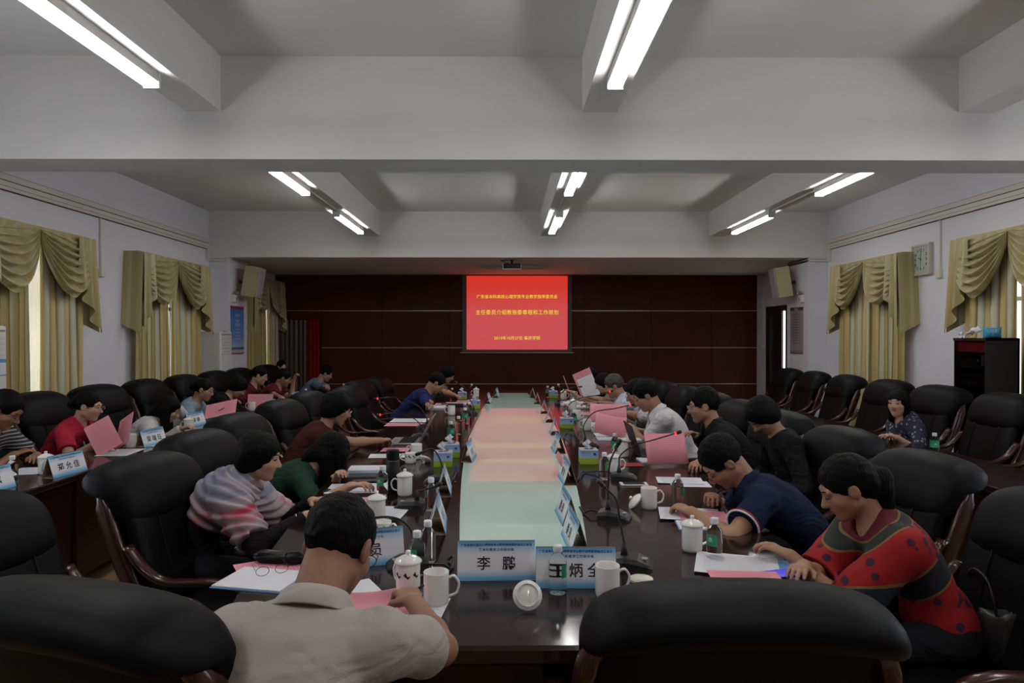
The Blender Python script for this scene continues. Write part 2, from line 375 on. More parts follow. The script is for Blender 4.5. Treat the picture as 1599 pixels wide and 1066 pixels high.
# emergency lights + posters on the column sides
def emergency(lab, x, y, s):
    t = thing('emergency_light', lab, 'emergency light', (x, y, 2.19))
    link('battery_box', rbox((.05, .13, .12), .01, 2, (s * .025, 0, 0)), M['white'], t)
    for k in (-1, 1):
        MB().lathe([(.012, 0), (.03, .03), (.032, .05), (.0, .055)], 14, caps=False).build('lamp_head', M['alu'] if k > 0 else M['brown_in'], t, smooth=True)
        o = LAST[0]; o.location = (s * .03, k * .04, .075); o.rotation_euler = (0, s * 1.1, 0)
    MB().box((s * .05 - .002, .01, -.04), (s * .05 + .002, .025, .02)).build('indicator', M['black'], t)
emergency('small white twin lamp emergency light over the blue poster', -4.28, 10.69, 1)
emergency('small white twin lamp emergency light over the grey text poster', 4.64, 10.69, -1)
po = thing('wall_poster', 'blue poster with red border and white writing on the left column', 'poster', (-4.275, 10.84, 0))
M['poster_blue'] = mat('poster_print', (.1, .2, .5), .5)
nt, b, cr, ma = ramp(M['poster_blue'], 'Object', 2, [(0, (.25, .02, .03)), (.06, (.55, .55, .6)), (.12, (.02, .03, .05)), (.16, (.35, .45, .65)), (.35, (.12, .28, .6)), (.94, (.05, .15, .45)), (.95, (.35, .02, .04))], scale=1 / .755, offset=-1.32 / .755)
nt.links.new(cr.outputs[0], b.inputs['Base Color'])
MB().box((0, -.26, 1.32), (.006, .26, 2.075)).build('printed_sheet', M['poster_blue'], po)
for k, (s, z, sz) in enumerate((('学生公寓', 1.93, .045), ('2019', 1.84, .07), ('安全用电', 1.78, .05), ('一二三四五六七八', 1.71, .03), ('文明节约有礼守信', 1.66, .03), ('一二三四五六七八', 1.61, .03), ('文明节约有礼守信', 1.56, .03))):
    text('lettering', s, sz, M['paper'], po, (.0075, 0, z), (PI / 2, 0, PI / 2))
po2 = thing('wall_poster', 'grey text poster with dark red heading on the right column', 'poster', (4.635, 10.9, 0))
M['poster_grey'] = mat('poster_grey', (.30, .28, .30), .5)
nt, b, cr, ma = ramp(M['poster_grey'], 'Object', 2, [(0, (.1, .09, .1)), (.08, (.28, .26, .28)), (.1, (.33, .3, .33)), (.91, (.3, .27, .3)), (.92, (.10, .02, .03))], scale=1 / .755, offset=-1.32 / .755)
nt.links.new(cr.outputs[0], b.inputs['Base Color'])
MB().box((-.006, -.24, 1.32), (0, .24, 2.065)).build('printed_sheet', M['poster_grey'], po2)
text('lettering', '管理规定', .045, M['paper'], po2, (-.0075, 0, 2.03), (PI / 2, 0, -PI / 2))
for k in range(12): text('lettering', '会议室管理规定使用须知一二三', .024, M['ink'], po2, (-.0075, 0, 1.95 - k * .042), (PI / 2, 0, -PI / 2))
# dark door standing slightly open in the right side wall at the stage
d = bpy.data.objects.new('door_1', None); C.objects.link(d); d['kind'] = 'structure'
MB().box((XR - .005, 11.4, 0), (XR + .10, 11.46, 2.16)).build('door_frame', M['door'], d); MB().box((XR - .005, 12.9, 0), (XR + .03, 13.02, 2.16)).build('door_frame', M['door'], d); MB().box((XR - .005, 11.4, 2.06), (XR + .10, 13.02, 2.16)).build('door_frame', M['door'], d)
l2 = MB().box((0, 0, .01), (.03, .565, 2.06)).build('door_leaf', M['door'], d); l2.location = (XR + .06, 12.42, 0)
lf = MB().box((0, 0, .01), (.03, .80, 2.06)).build('door_leaf', M['door'], d); lf.location = (XR + .06, 11.47, 0)
MB().tube([(-.05, .70, 1.02), (-.05, .60, 1.02)], .01).build('door_handle', M['chrome'], lf)
# curtained doorway far left
struct('doorway_reveal', MB().box((DX0, YF + .031, 0), (DX1, YF + .034, DZ)), M['door'])

# ------------------------------------------------------------------ curtains
def curtain_mat(name, cols, bump=.1):
    m = mat(name, cols[0], .42, spec=.5)
    st = []; rnd = random.Random(3); p = 0; k = 0
    while p < 1:
        c = cols[k % len(cols)]; st.append((p, c)); p += .09 if k % 2 == 0 else .05; k += 1
        st.append((min(1, p - .015), c))
    nt, b, cr, ma = ramp(m, 'UV', 0, [st[0]] + st[2:26:1] + [st[-1]] if False else st[:24] + [(1, cols[0])], scale=1.0)
    fr = nt.nodes.new('ShaderNodeMath'); fr.operation = 'FRACT'; nt.links.new(ma.outputs[0], fr.inputs[0]); nt.links.new(fr.outputs[0], cr.inputs[0])
    nt.links.new(cr.outputs[0], b.inputs['Base Color'])
    b.inputs['Sheen Weight'].default_value = .3
    return m
GOLD = [(.44, .34, .115), (.52, .51, .36), (.33, .265, .085), (.54, .42, .17)]
M['curt'] = curtain_mat('gold_satin_stripe', GOLD)
M['curt2'] = curtain_mat('olive_gold_swag', [(.42, .345, .14), (.44, .40, .23), (.37, .305, .13)])
M['sheer'] = mat('sheer_cream', (.62, .55, .42), .8)
_n = M['sheer'].node_tree; _t = _n.nodes.new('ShaderNodeBsdfTranslucent'); _t.inputs[0].default_value = (.60, .52, .38, 1); _m = _n.nodes.new('ShaderNodeMixShader'); _m.inputs[0].default_value = .5
_n.links.new(_n.nodes['Principled BSDF'].outputs[0], _m.inputs[1]); _n.links.new(_t.outputs[0], _m.inputs[2]); _n.links.new(_m.outputs[0], _n.nodes['Material Output'].inputs[0])
def grid_mesh(name, fn, nu, nv, us=1.0, thick=.0):
    vs_ = []; fs = []; uv = []
    for j in range(nv + 1):
        for i in range(nu + 1):
            u, v = i / nu, j / nv; vs_.append(tuple(fn(u, v))); uv.append((u * us, v))
    for j in range(nv):
        for i in range(nu):
            a = j * (nu + 1) + i; fs.append((a, a + 1, a + nu + 2, a + nu + 1))
    me = bpy.data.meshes.new(name); me.from_pydata(vs_, [], fs)
    ul = me.uv_layers.new(name='UVMap'); li = [0] * len(me.loops); me.loops.foreach_get('vertex_index', li)
    ul.data.foreach_set('uv', [c for i in li for c in uv[i]])
    return me
def curtain(lab, x, s, y0, y1, ztop, zbot=.03, gap=.12, gapat=.5, valance=True, name='window_curtain', pmin=None):
    """x wall plane, s direction into the room; y0..y1 extent along the wall"""
    t = thing(name, lab, 'curtain', (x, (y0 + y1) / 2, 0)); w = y1 - y0; hw_ = w / 2
    ym = -hw_ + w * gapat
    for (a, b, ph) in ((-hw_ + .04, ym - gap / 2, 0), (ym + gap / 2, hw_ - .04, 1.7)):
        if pmin is not None: a = max(a, pmin - (y0 + y1) / 2)
        nf = max(3, round((b - a) / .105))
        def fn(u, v, a=a, b=b, nf=nf, ph=ph):
            am = .028 + .012 * v
            return (s * (.10 + am * math.sin(2 * PI * nf * u + ph) + .012 * math.sin(2 * PI * u * nf * .37 + 3 * v)), a + (b - a) * u + .012 * math.sin(4 * PI * nf * u + ph) * (1 if v > .02 else 0), ztop - .1 - (ztop - .1 - zbot) * v)
        link('curtain_panel', grid_mesh('panel', fn, nf * 10, 10, us=(b - a) / .75), M['curt'], t, smooth=True)
    link('sheer_panel', grid_mesh('sh', lambda u, v: (s * (.055 + .012 * math.sin(u * 50)), ym - gap * 1.6 + gap * 3.0 * u, ztop - .1 - (ztop - .15) * v), 30, 4), M['sheer'], t, smooth=True)
    if not valance: return t
    X = .19
    # flat pelmet cloth
    mb = MB(); mb.box((min(0, s * X), -hw_ - .02, ztop - .005), (max(0, s * X), hw_ + .02, ztop + .012)); mb.build('pelmet_board', M['curt2'], t)
    def pel(u, v): return (s * (X + .004 * math.sin(u * 60)), -hw_ - .02 + (w + .04) * u, ztop - .16 * v)
    link('pelmet_cloth', grid_mesh('pel', pel, 60, 3, us=2.2), M['curt2'], t, smooth=True)
    for e in (-1, 1):
        def ret(u, v, e=e): return (s * (X + .05) * u, e * (hw_ + .02 + .07 * v), ztop - (.98 - .12 * (1 - u)) * v)
        link('pelmet_return', grid_mesh('ret', ret, 4, 4, us=.3), M['curt2'], t, smooth=True)
    for k in range(2):
        a = -hw_ + .02 + k * hw_; b = a + hw_ - .02
        inner = 1 if k == 0 else 0          # side where the swag gathers at the middle peak
        def sw(u, v, a=a, b=b, inner=inner):
            q = u if inner else 1 - u        # q=1 at the peak
            bell = (math.sin(PI * min(1, max(0, u)))) ** .75
            e0 = .02 + (.16 * (1 - q))
            drop = v * ((e0 + .06) + (.60 - e0 - .06) * bell) + (1 - v) * (e0 * .55 * (1 - q)) + .05 * v * (1 - q)
            nf = 7.0
            fold = math.sin(2 * PI * nf * (v ** .85) + .6 * math.sin(PI * u * 2))
            out = .02 + .10 * v * (1 - .35 * v) * bell + .034 * fold * (.25 + bell) * min(1, v * 5)
            return (s * (X + out), a + (b - a) * u + .02 * math.sin(PI * 2 * u) * 0, ztop - .012 - drop - .012 * fold * bell)
        link('swag', grid_mesh('swag', sw, 40, 70, us=.9), M['curt2'], t, smooth=True)
    for e in (-1, 1):                        # cascading tails
        def tl_(u, v, e=e):
            # u from the outer edge inwards; zigzag pleats with a stepped hem
            L = .98 - .52 * u
            z = ztop - .01 - L * v
            pl = .035 * math.sin(2 * PI * 2.5 * u + .5) * (.3 + v)
            fl_ = e * (.05 * v * (1 - u))
            return (s * (X + .055 + pl), e * (hw_ + .02 - .26 * u) + fl_, z)
        link('tail', grid_mesh('tail', tl_, 30, 14, us=.4), M['curt2'], t, smooth=True)
    return t
curtain('olive gold swagged curtain over the nearer left window', XL, 1, 5.62, 7.20, 2.62, gap=.13, gapat=.55, pmin=5.90)
curtain('olive gold swagged curtain over the farther left window', XL, 1, 8.20, 9.95, 2.61, gap=.05)
curtain('olive gold swagged curtain between the wall clock and right column', XR, -1, 8.24, 9.88, 2.61, gap=-.06)
curtain('olive gold swagged curtain behind the black equipment cabinet', XR, -1, 5.65, 7.20, 2.62, gap=.03)
curtain('dim gold curtain in the alcove behind the left column', XL, 1, 11.75, 13.3, 2.65, gap=.06, gapat=.62)
cd = thing('door_curtain', 'brown striped curtain hanging in the far left doorway', 'curtain', (0, YF - .03, 0))
M['brown_c'] = curtain_mat('brown_stripe', [(.045, .028, .013), (.11, .08, .045), (.035, .02, .01)]); M['red_c'] = cloth('red_cloth', (.24, .006, .006))
nf = 6
link('curtain_panel', grid_mesh('c', lambda u, v: (DX0 + .02 + u * .56, .012 * math.sin(u * 40), DZ - .01 - v * (DZ - .05)), 48, 2, us=1.2), M['brown_c'], cd, smooth=True)
cd = thing('door_curtain', 'red curtain gathered at the right of the far doorway', 'curtain', (0, YF - .04, 0))
link('curtain_panel', grid_mesh('c', lambda u, v: (DX0 + .59 + u * .25, .016 * math.sin(u * 22), DZ - .01 - v * (DZ - .05)), 30, 2), M['red_c'], cd, smooth=True)
# ------------------------------------------------------------------ wall clock
ck = thing('wall_clock', 'square silver framed wall clock with pale green face on right wall', 'clock', (XR - .03, 8.08, 2.51), 0)
mb = MB(); h = .172
for lo, hi in (((-.02, -h, -h - .015), (.025, h, -h + .012)), ((-.02, -h, h - .012), (.025, h, h + .015)), ((-.02, -h - .004, -h), (.025, -h + .022, h)), ((-.02, h - .022, -h), (.025, h + .004, h))): mb.box(lo, hi)
mb.build('frame', M['silver'], ck)
M['dial'] = mat('dial', (.42, .5, .42), .4)
MB().box((-.008, -h + .02, -h + .01), (.025, h - .02, h - .01)).build('dial', M['dial'], ck)
for n in range(1, 13):
    a = n * PI / 6; r = .105 / max(abs(math.sin(a)), abs(math.cos(a))) if n in (1, 2, 4, 5, 7, 8, 10, 11) else .108
    text('numeral', str(n), .048, M['ink'], ck, (-.0095, -math.sin(a) * min(r, .13), math.cos(a) * min(r, .13)), (PI / 2, 0, -PI / 2), bold=.0015)
def hand(a, L, w): 
    o = MB().box((-.0125, -w, -.015), (-.011, w, L)).build('hand', M['ink'], ck); o.rotation_euler = (a, 0, 0)
hand(math.radians(-60), .055, .004); hand(math.radians(4), .085, .003); hand(math.radians(178), .09, .0012)
# ------------------------------------------------------------------ floor standing air conditioners
def aircon(lab, loc, w, dp, h, sticker):
    t = thing('air_conditioner', lab, 'air conditioner', loc)
    link('casing', rbox((dp, w, h), .02, 3, (0, 0, h / 2)), M['white'], t)
    link('front_door', rbox((.012, w - .06, h * .55), .005, 2, (dp / 2 + .004, 0, h * .48)), M['white'], t)
    MB().box((dp / 2 - .01, -w / 2 + .03, h - .05), (dp / 2 + .006, w / 2 - .03, h - .035)).build('top_slot', M['grey'], t)
    for k in range(6): MB().box((dp / 2, -w / 2 + .05, h - .34 + k * .045), (dp / 2 + .012, w / 2 - .05, h - .325 + k * .045)).build('louvre', M['trunk'], t)
    MB().lathe([(.012, 0), (.012, .01)], 12, c=(dp / 2 - .03, 0, h)).build('top_knob', M['black'], t)
    if sticker:
        MB().box((dp / 2 + .0, w / 2 - .1, h - .42), (dp / 2 + .013, w / 2 - .035, h - .28)).build('energy_label', M['paper'], t)
        MB().box((dp / 2 + .0, w / 2 - .1, h - .31), (dp / 2 + .015, w / 2 - .035, h - .28)).build('label_band', M['blue_card'], t); MB().box((dp / 2 + .0, w / 2 - .1, h - .42), (dp / 2 + .015, w / 2 - .035, h - .41)).build('label_band', M['blue_card'], t)
    return t
aircon('white floor standing air conditioner at the left edge of the picture', (-4.405, 5.55, 0), .55, .32, 1.69, True)
aircon('white floor standing air conditioner in the corner by the left column', (-4.37, 10.24, 0), .42, .34, 1.67, False)
# ------------------------------------------------------------------ black equipment cabinet on the right
cb = thing('equipment_cabinet', 'black equipment cabinet against the right wall with red panel inside glass door', 'cabinet', (4.36, 6.42, 0), -PI / 2)
mb = MB()
x0, x1, y0, y1, H_ = -.225, .225, 0, .32, 1.585
mb.box((x0, y0 + .01, 0), (x0 + .02, y1, H_)); mb.box((x1 - .02, y0 + .01, 0), (x1, y1, H_)); mb.box((x0, y1 - .02, 0), (x1, y1, H_)); mb.box((x0, y0, H_ - .025), (x1, y1, H_)); mb.box((x0, y0, 0), (x1, y1, .08))
mb.build('carcass', M['black'], cb)
for z in (.55, 1.05, 1.42): MB().box((x0 + .02, .02, z), (x1 - .02, y1 - .02, z + .015)).build('shelf', M['black'], cb)
MB().box((x0 + .03, .03, 1.45), (x1 - .03, .05, 1.54)).build('red_panel', M['redcover'], cb)
for z, h in ((1.12, .06), (1.2, .05), (1.30, .08)):
    u = link('amplifier', rbox((.34, .2, h), .004, 1, (-.02, .15, z + h / 2)), M['blackgloss'], cb)
    for k in range(5): MB().lathe([(.004, 0), (.004, .006)], 8).build('knob', M['alu'], u); LAST[0].location = (-.22 + k * .04, .05, z + h / 2); LAST[0].rotation_euler = (PI / 2, 0, 0)
MB().box((.10, .0, 1.33), (.17, .03, 1.43)).build('monitor_speaker', M['grey'], cb)
MB().lathe([(.012, 0), (.014, .006)], 14).build('speaker_cone', M['black'], cb); LAST[0].location = (.135, 0, 1.38); LAST[0].rotation_euler = (PI / 2, 0, 0)
MB().box((x0 + .02, .0, .09), (x1 - .02, .006, 1.555)).build('glass_door', mat('dark_glass', (.5, .5, .5), .05, trans=1, ior=1.1), cb)
# wipes packet and cloth on the cabinet
t = thing('tissue_packet', 'bright blue soft tissue packet on the black cabinet', 'tissues', (4.52, 6.33, 1.585), -.3)
mb = MB(); rings = []
for i in range(13):
    u = i / 12; x = -.075 + .15 * u; th = .045 * (math.sin(PI * u) ** .45) + .003; hh = .052 - .006 * math.sin(PI * u)
    rings.append([(x, th * sgnp(math.cos(a), .8), hh + hh * sgnp(math.sin(a), .8)) for a in [2 * PI * k / 16 for k in range(16)]])
M['cyan'] = mat('cyan_wrap', (.05, .33, .52), .25, bump=.3, bscale=40)
mb.ring_loft(rings).build('wrapper', M['cyan'], t, smooth=True); text('lettering', '纸巾', .035, M['paper'], t, (0, -.05, .06), (PI / 2, 0, 0))
def crumple(u, v):
    return (-.10 + .16 * u, .05 * math.sin(5 * v + 3 * u), .015 + .07 * u * (1 - .3 * abs(v - .5)) + .02 * math.sin(9 * u + 7 * v) + .01 * math.sin(21 * v))
t = tag(link('crumpled_cloth', grid_mesh('cr', lambda u, v: tuple(Vector(crumple(u, v)) * 1) if True else 0, 24, 24), M['paper'], None, (4.43, 6.48, 1.590), True), 'crumpled white cloth on the black cabinet beside the blue packet', 'cloth')
# ------------------------------------------------------------------ smooth bodies : distance field + surface nets
class Field:
    def __init__(s, lo, hi, h):
        s.lo = np.array(lo, np.float32); s.h = h
        s.n = [max(4, int(math.ceil((hi[i] - lo[i]) / h)) + 1) for i in range(3)]
        s.F = np.full(s.n, 1.0, np.float32)
    def _sl(s, lo, hi):
        a = [max(0, int((lo[i] - s.lo[i]) / s.h)) for i in range(3)]; b = [min(s.n[i], int((hi[i] - s.lo[i]) / s.h) + 2) for i in range(3)]
        if any(b[i] <= a[i] for i in range(3)): return None, None
        ax = [(s.lo[i] + s.h * np.arange(a[i], b[i])).astype(np.float32) for i in range(3)]
        return tuple(slice(a[i], b[i]) for i in range(3)), (ax[0][:, None, None], ax[1][None, :, None], ax[2][None, None, :])
    def _put(s, sl, d, k, op):
        G = s.F[sl]
        if op == 'sub': d = -d; G2 = -G
        elif op == 'int': G2 = -G; d = -d
        else: G2 = G
        if op == 'add':
            if k > 0:
                h = np.clip(.5 + .5 * (G - d) / k, 0, 1); s.F[sl] = G * (1 - h) + d * h - k * h * (1 - h)
            else: s.F[sl] = np.minimum(G, d)
        else:
            dd = d if op == 'sub' else -d      # max(G, dd)
            if k > 0:
                h = np.clip(.5 - .5 * (G - dd) / k, 0, 1); s.F[sl] = G * (1 - h) + dd * h + k * h * (1 - h)
            else: s.F[sl] = np.maximum(G, dd)
    def cone(s, a, b, r1, r2, k=.02, flat=None, fs=1.0, cut=None, op='add'):
        a = np.array(a, np.float32); b = np.array(b, np.float32); m = max(r1, r2) + k + 2 * s.h
        sl, g = s._sl(np.minimum(a, b) - m, np.maximum(a, b) + m)
        if sl is None: return
        ab = b - a; L = float(ab @ ab) + 1e-9
        px, py, pz = g[0] - a[0], g[1] - a[1], g[2] - a[2]
        t = np.clip((px * ab[0] + py * ab[1] + pz * ab[2]) / L, 0, 1)
        qx, qy, qz = px - t * ab[0], py - t * ab[1], pz - t * ab[2]
        q2 = qx * qx + qy * qy + qz * qz
        if flat is not None:
            f = np.array(flat, np.float32); f /= np.linalg.norm(f); vn = qx * f[0] + qy * f[1] + qz * f[2]; q2 = q2 + vn * vn * (fs * fs - 1)
        d = np.sqrt(q2) - (r1 + t * (r2 - r1))
        if cut is not None:
            c, nr = cut; d = np.maximum(d, (g[0] - c[0]) * nr[0] + (g[1] - c[1]) * nr[1] + (g[2] - c[2]) * nr[2])
        s._put(sl, d, k, op)
    def ell(s, c, r, R=None, k=.02, op='add'):
        r = np.array(r, np.float32); m = float(max(r)) + k + 2 * s.h
        c = np.array(c, np.float32); sl, g = s._sl(c - m, c + m)
        if sl is None: return
        x, y, z = g[0] - c[0], g[1] - c[1], g[2] - c[2]
        if R is not None:
            R = np.array(R, np.float32); x, y, z = (x * R[0][0] + y * R[1][0] + z * R[2][0], x * R[0][1] + y * R[1][1] + z * R[2][1], x * R[0][2] + y * R[1][2] + z * R[2][2])
        k0 = np.sqrt((x / r[0]) ** 2 + (y / r[1]) ** 2 + (z / r[2]) ** 2); k1 = np.sqrt((x / r[0] ** 2) ** 2 + (y / r[1] ** 2) ** 2 + (z / r[2] ** 2) ** 2) + 1e-6
        s._put(sl, k0 * (k0 - 1) / k1, k, op)
    def plane(s, c, n, k=.0):
        n = Vector(n).normalized(); ax = [(s.lo[i] + s.h * np.arange(s.n[i])).astype(np.float32) for i in range(3)]
        d = (ax[0][:, None, None] - c[0]) * n[0] + (ax[1][None, :, None] - c[1]) * n[1] + (ax[2][None, None, :] - c[2]) * n[2]
        s._put((slice(None),) * 3, d, k, 'int2') if False else s.F.__setitem__((slice(None),) * 3, np.maximum(s.F, d))
    def ripple(s, amp, freq, seed=0, dirs=None):
        rnd = np.random.RandomState(seed); ax = [(s.lo[i] + s.h * np.arange(s.n[i])).astype(np.float32) for i in range(3)]
        n = np.zeros(s.n, np.float32)
        for k in range(4):
            v = rnd.normal(size=3); v /= np.linalg.norm(v); v *= freq * (1 + .6 * k); w = rnd.normal(size=3); w *= freq * .5
            ph = rnd.rand() * 6
            a = ax[0][:, None, None] * v[0] + ax[1][None, :, None] * v[1] + ax[2][None, None, :] * v[2] + ph
            b = ax[0][:, None, None] * w[0] + ax[1][None, :, None] * w[1] + ax[2][None, None, :] * w[2]
            n += np.sin(a + 1.6 * np.sin(b)).astype(np.float32) / (1 + .4 * k)
        s.F += amp * n
    def mesh(s, name):
        Fg = s.F; ins = Fg < 0
        c = np.zeros([d - 1 for d in s.n], np.uint8)
        for i in (0, 1):
            for j in (0, 1):
                for k in (0, 1): c += ins[i:s.n[0] - 1 + i, j:s.n[1] - 1 + j, k:s.n[2] - 1 + k]
        mask = (c > 0) & (c < 8); ci = np.argwhere(mask); idx = np.full(mask.shape, -1, np.int32); idx[mask] = np.arange(len(ci))
        acc = np.zeros((len(ci), 3), np.float32); cnt = np.zeros(len(ci), np.float32)
        off = [(i, j, k) for i in (0, 1) for j in (0, 1) for k in (0, 1)]
        val = {o: Fg[ci[:, 0] + o[0], ci[:, 1] + o[1], ci[:, 2] + o[2]] for o in off}
        for o in off:
            for a in range(3):
                if o[a] == 0:
                    p = list(o); p[a] = 1; v0 = val[o]; v1 = val[tuple(p)]; m = (v0 < 0) != (v1 < 0)
                    t = v0[m] / (v0[m] - v1[m]); e = np.tile(np.array(o, np.float32), (len(t), 1)); e[:, a] += t
                    acc[m] += e; cnt[m] += 1
        V = (ci + acc / cnt[:, None]) * s.h + s.lo
        quads = []
        for a in range(3):
            b1, b2 = (a + 1) % 3, (a + 2) % 3
            sl0 = [slice(None)] * 3; sl1 = [slice(None)] * 3; sl0[a] = slice(0, -1); sl1[a] = slice(1, None)
            A = ins[tuple(sl0)]; B = ins[tuple(sl1)]
            for flip, mm in ((False, A & ~B), (True, B & ~A)):
                e = np.argwhere(mm); e = e[(e[:, b1] > 0) & (e[:, b2] > 0) & (e[:, b1] < s.n[b1] - 1) & (e[:, b2] < s.n[b2] - 1)]
                q = []
                for d1, d2 in ((-1, -1), (0, -1), (0, 0), (-1, 0)):
                    f = e.copy(); f[:, b1] += d1; f[:, b2] += d2; q.append(idx[f[:, 0], f[:, 1], f[:, 2]])
                q = np.stack(q, 1)
                quads.append(q[:, ::-1] if flip else q)
        Q = np.concatenate(quads); Q = Q[(Q >= 0).all(1)]
        me = bpy.data.meshes.new(name); me.vertices.add(len(V)); me.vertices.foreach_set('co', V.astype(np.float32).ravel())
        me.loops.add(len(Q) * 4); me.loops.foreach_set('vertex_index', Q.astype(np.int32).ravel())
        me.polygons.add(len(Q)); me.polygons.foreach_set('loop_start', np.arange(0, len(Q) * 4, 4, dtype=np.int32))
        me.update(calc_edges=True); me.polygons.foreach_set('use_smooth', [True] * len(Q)); return me
def field_obj(Fd, name, m, parent, invb=None):
    me = Fd.mesh(name)
    if len(me.vertices) == 0: return None
    return link(name, me, m, parent)
def mt(R, p): return R @ Vector(p)

# ------------------------------------------------------------------ people
def person(lab, H, yaw, head_yaw=None, pitch=25, roll=0, hands=(None, None), skin='skin', hair='short', top=None, sleeve='short', voxel=.008,
           scale=1.0, female=False, collar=None, glasses=False, curl=.5, trousers=None, neck='round', hip_shift=0.0, hairm='hair', elbow_out=(.35, .35), palm=(None, None), lean_max=60, detail=True, nfw=0.0, shawl=None, trim=None):
    """H head centre, yaw body facing in degrees counter-clockwise from +Y"""
    if head_yaw is None: head_yaw = yaw
    H = Vector(H); v = voxel; sc_ = scale
    up = Vector((0, 0, 1)); fw_ = Matrix.Rotation(math.radians(yaw), 3, 'Z') @ Vector((0, 1, 0)); rt = fw_.cross(up)
    Rh = Matrix.Rotation(math.radians(head_yaw), 3, 'Z') @ Matrix.Rotation(math.radians(-pitch), 3, 'X') @ Matrix.Rotation(math.radians(roll), 3, 'Y')
    Rn = Matrix.Rotation(math.radians(yaw * .6 + head_yaw * .4), 3, 'Z') @ Matrix.Rotation(math.radians(-pitch * .55 - 8), 3, 'X')
    N = H + Rn @ Vector((0, -.035 - nfw, -.160)) * sc_
    L = .50 * sc_; hz = .55
    ca = min(.999, (N.z - hz) / L); lean = math.acos(max(math.cos(math.radians(lean_max)), ca))
    hip = N - (fw_ * math.sin(lean) + up * math.cos(lean)) * L + rt * hip_shift
    if hip.z < .52: hip.z = .55
    root = thing('person', lab, 'person', (hip.x, hip.y, 0)); base = Vector((hip.x, hip.y, 0))
    H = H - base; N = N - base; hip = hip - base
    sp = (N - hip).normalized(); ft = rt.cross(sp).normalized() * -1   # torso front direction
    if ft.dot(fw_) < 0: ft = -ft
    Rt = Matrix((rt, ft, sp)).transposed()
    g = .90 if female else 1.0; g *= sc_
    mid = (hip + N) * .5 - ft * .035
    sh = .168 * g
    S = [N + rt * sgn * sh - sp * .055 - ft * .0 for sgn in (1, -1)]
    # arms
    arms = []
    for k, sgn in enumerate((1, -1)):
        tgt = hands[k]
        if tgt is None: tgt = hip + base + rt * sgn * .16 + fw_ * .28 + up * .12
        t = Vector(tgt) - base
        a, b = .285 * sc_, .245 * sc_
        s_ = S[k]; d = t - s_; dist = d.length
        if dist > (a + b) * .995: t = s_ + d.normalized() * (a + b) * .995; d = t - s_; dist = d.length
        if dist < .12: d = d.normalized() * .12; dist = .12; t = s_ + d
        ca_ = (a * a + dist * dist - b * b) / (2 * a * dist); ca_ = max(-1, min(1, ca_))
        pole = (-up * 1.0 + rt * sgn * elbow_out[k] * 2 - fw_ * .35); dn = d.normalized(); pole = (pole - dn * pole.dot(dn)).normalized()
        e = s_ + dn * a * ca_ + pole * a * math.sqrt(max(0, 1 - ca_ * ca_))
        arms.append((s_, e, t, sgn))
    # ---------------- skin body
    pts = [hip, N, H + Vector((0, 0, .16)), H - Vector((.13, .13, .13)), H + Vector((.13, .13, .13))] + [p for A in arms for p in A[:3]]
    hd = []
    for k, (s_, e, w, sgn) in enumerate(arms):
        dh = (w - e).normalized()
        pn = palm[k]
        n = Vector(pn) if pn is not None else Vector((0, 0, -1))
        # hand continues the forearm, flattened a little towards the table when the palm is down
        dh2 = (dh + Vector((0, 0, -dh.z * .6))).normalized() if pn is None else dh
        n = (n - dh2 * n.dot(dh2)).normalized(); th = (dh2.cross(n)).normalized() * sgn
        hd.append((w, dh2, n, th)); pts.append(w + dh2 * .2)
    lo = [min(p[i] for p in pts) - .16 for i in range(3)]; hi = [max(p[i] for p in pts) + .12 for i in range(3)]
    lo[2] = hip.z - .10
    B = Field(lo, hi, v)
    B.ell(mid, (.125 * g, .085 * g, .22), Rt, k=0)
    B.ell(hip + sp * .02, (.14 * g, .10 * g, .12), Rt, k=.04)
    B.ell(mid + sp * .11 + ft * .012, (.14 * g, .088 * g, .14), Rt, k=.04)
    B.cone(S[0], S[1], .045 * g, .045 * g, k=.05)
    B.cone(N - sp * .03, N + rt * .09 * g - sp * .035, .045, .04, k=.04); B.cone(N - sp * .03, N - rt * .09 * g - sp * .035, .045, .04, k=.04)
    hs = sc_ * (.96 if female else 1.0)
    def h(x, y, z): return H + Rh @ (Vector((x, y, z)) * hs)
    B.cone(N - sp * .04, h(0, -.03, -.055), (.052 if female else .060) * sc_, (.050 if female else .057) * sc_, k=.025)
    B.ell(h(0, -.018, .030), Vector((.074, .093, .086)) * hs, Rh, k=.02)
    B.ell(h(0, .026, -.030), Vector((.060, .064, .080)) * hs, Rh, k=.02)
    B.cone(h(-.046, -.002, -.055), h(0, .052, -.092), .022 * hs, .021 * hs, k=.02); B.cone(h(.046, -.002, -.055), h(0, .052, -.092), .022 * hs, .021 * hs, k=.02)
    B.cone(h(0, .055, -.090), h(0, .062, -.092), .021 * hs, .019 * hs, k=.015)
    if detail:
        B.cone(h(0, .078, .012), h(0, .103, -.026), .0075 * hs, .0125 * hs, k=.010); B.cone(h(-.012, .090, -.030), h(.012, .090, -.030), .009 * hs, .009 * hs, k=.008)
        B.cone(h(-.042, .070, .024), h(.042, .070, .024), .012 * hs, .012 * hs, k=.016)
        for sg in (-1, 1):
            B.ell(h(sg * .031, .094, .006), Vector((.016, .012, .011)) * hs, Rh, k=.010, op='sub')
            B.cone(h(sg * .038, .062, -.020), h(sg * .045, .045, -.028), .019 * hs, .017 * hs, k=.02)
        B.cone(h(-.016, .080, -.052), h(.016, .080, -.052), .0085 * hs, .0085 * hs, k=.006); B.cone(h(-.014, .079, -.062), h(.014, .079, -.062), .009 * hs, .009 * hs, k=.006)
        B.cone(h(-.022, .100, -.0565), h(.022, .100, -.0565), .004 * hs, .004 * hs, k=.006, op='sub')
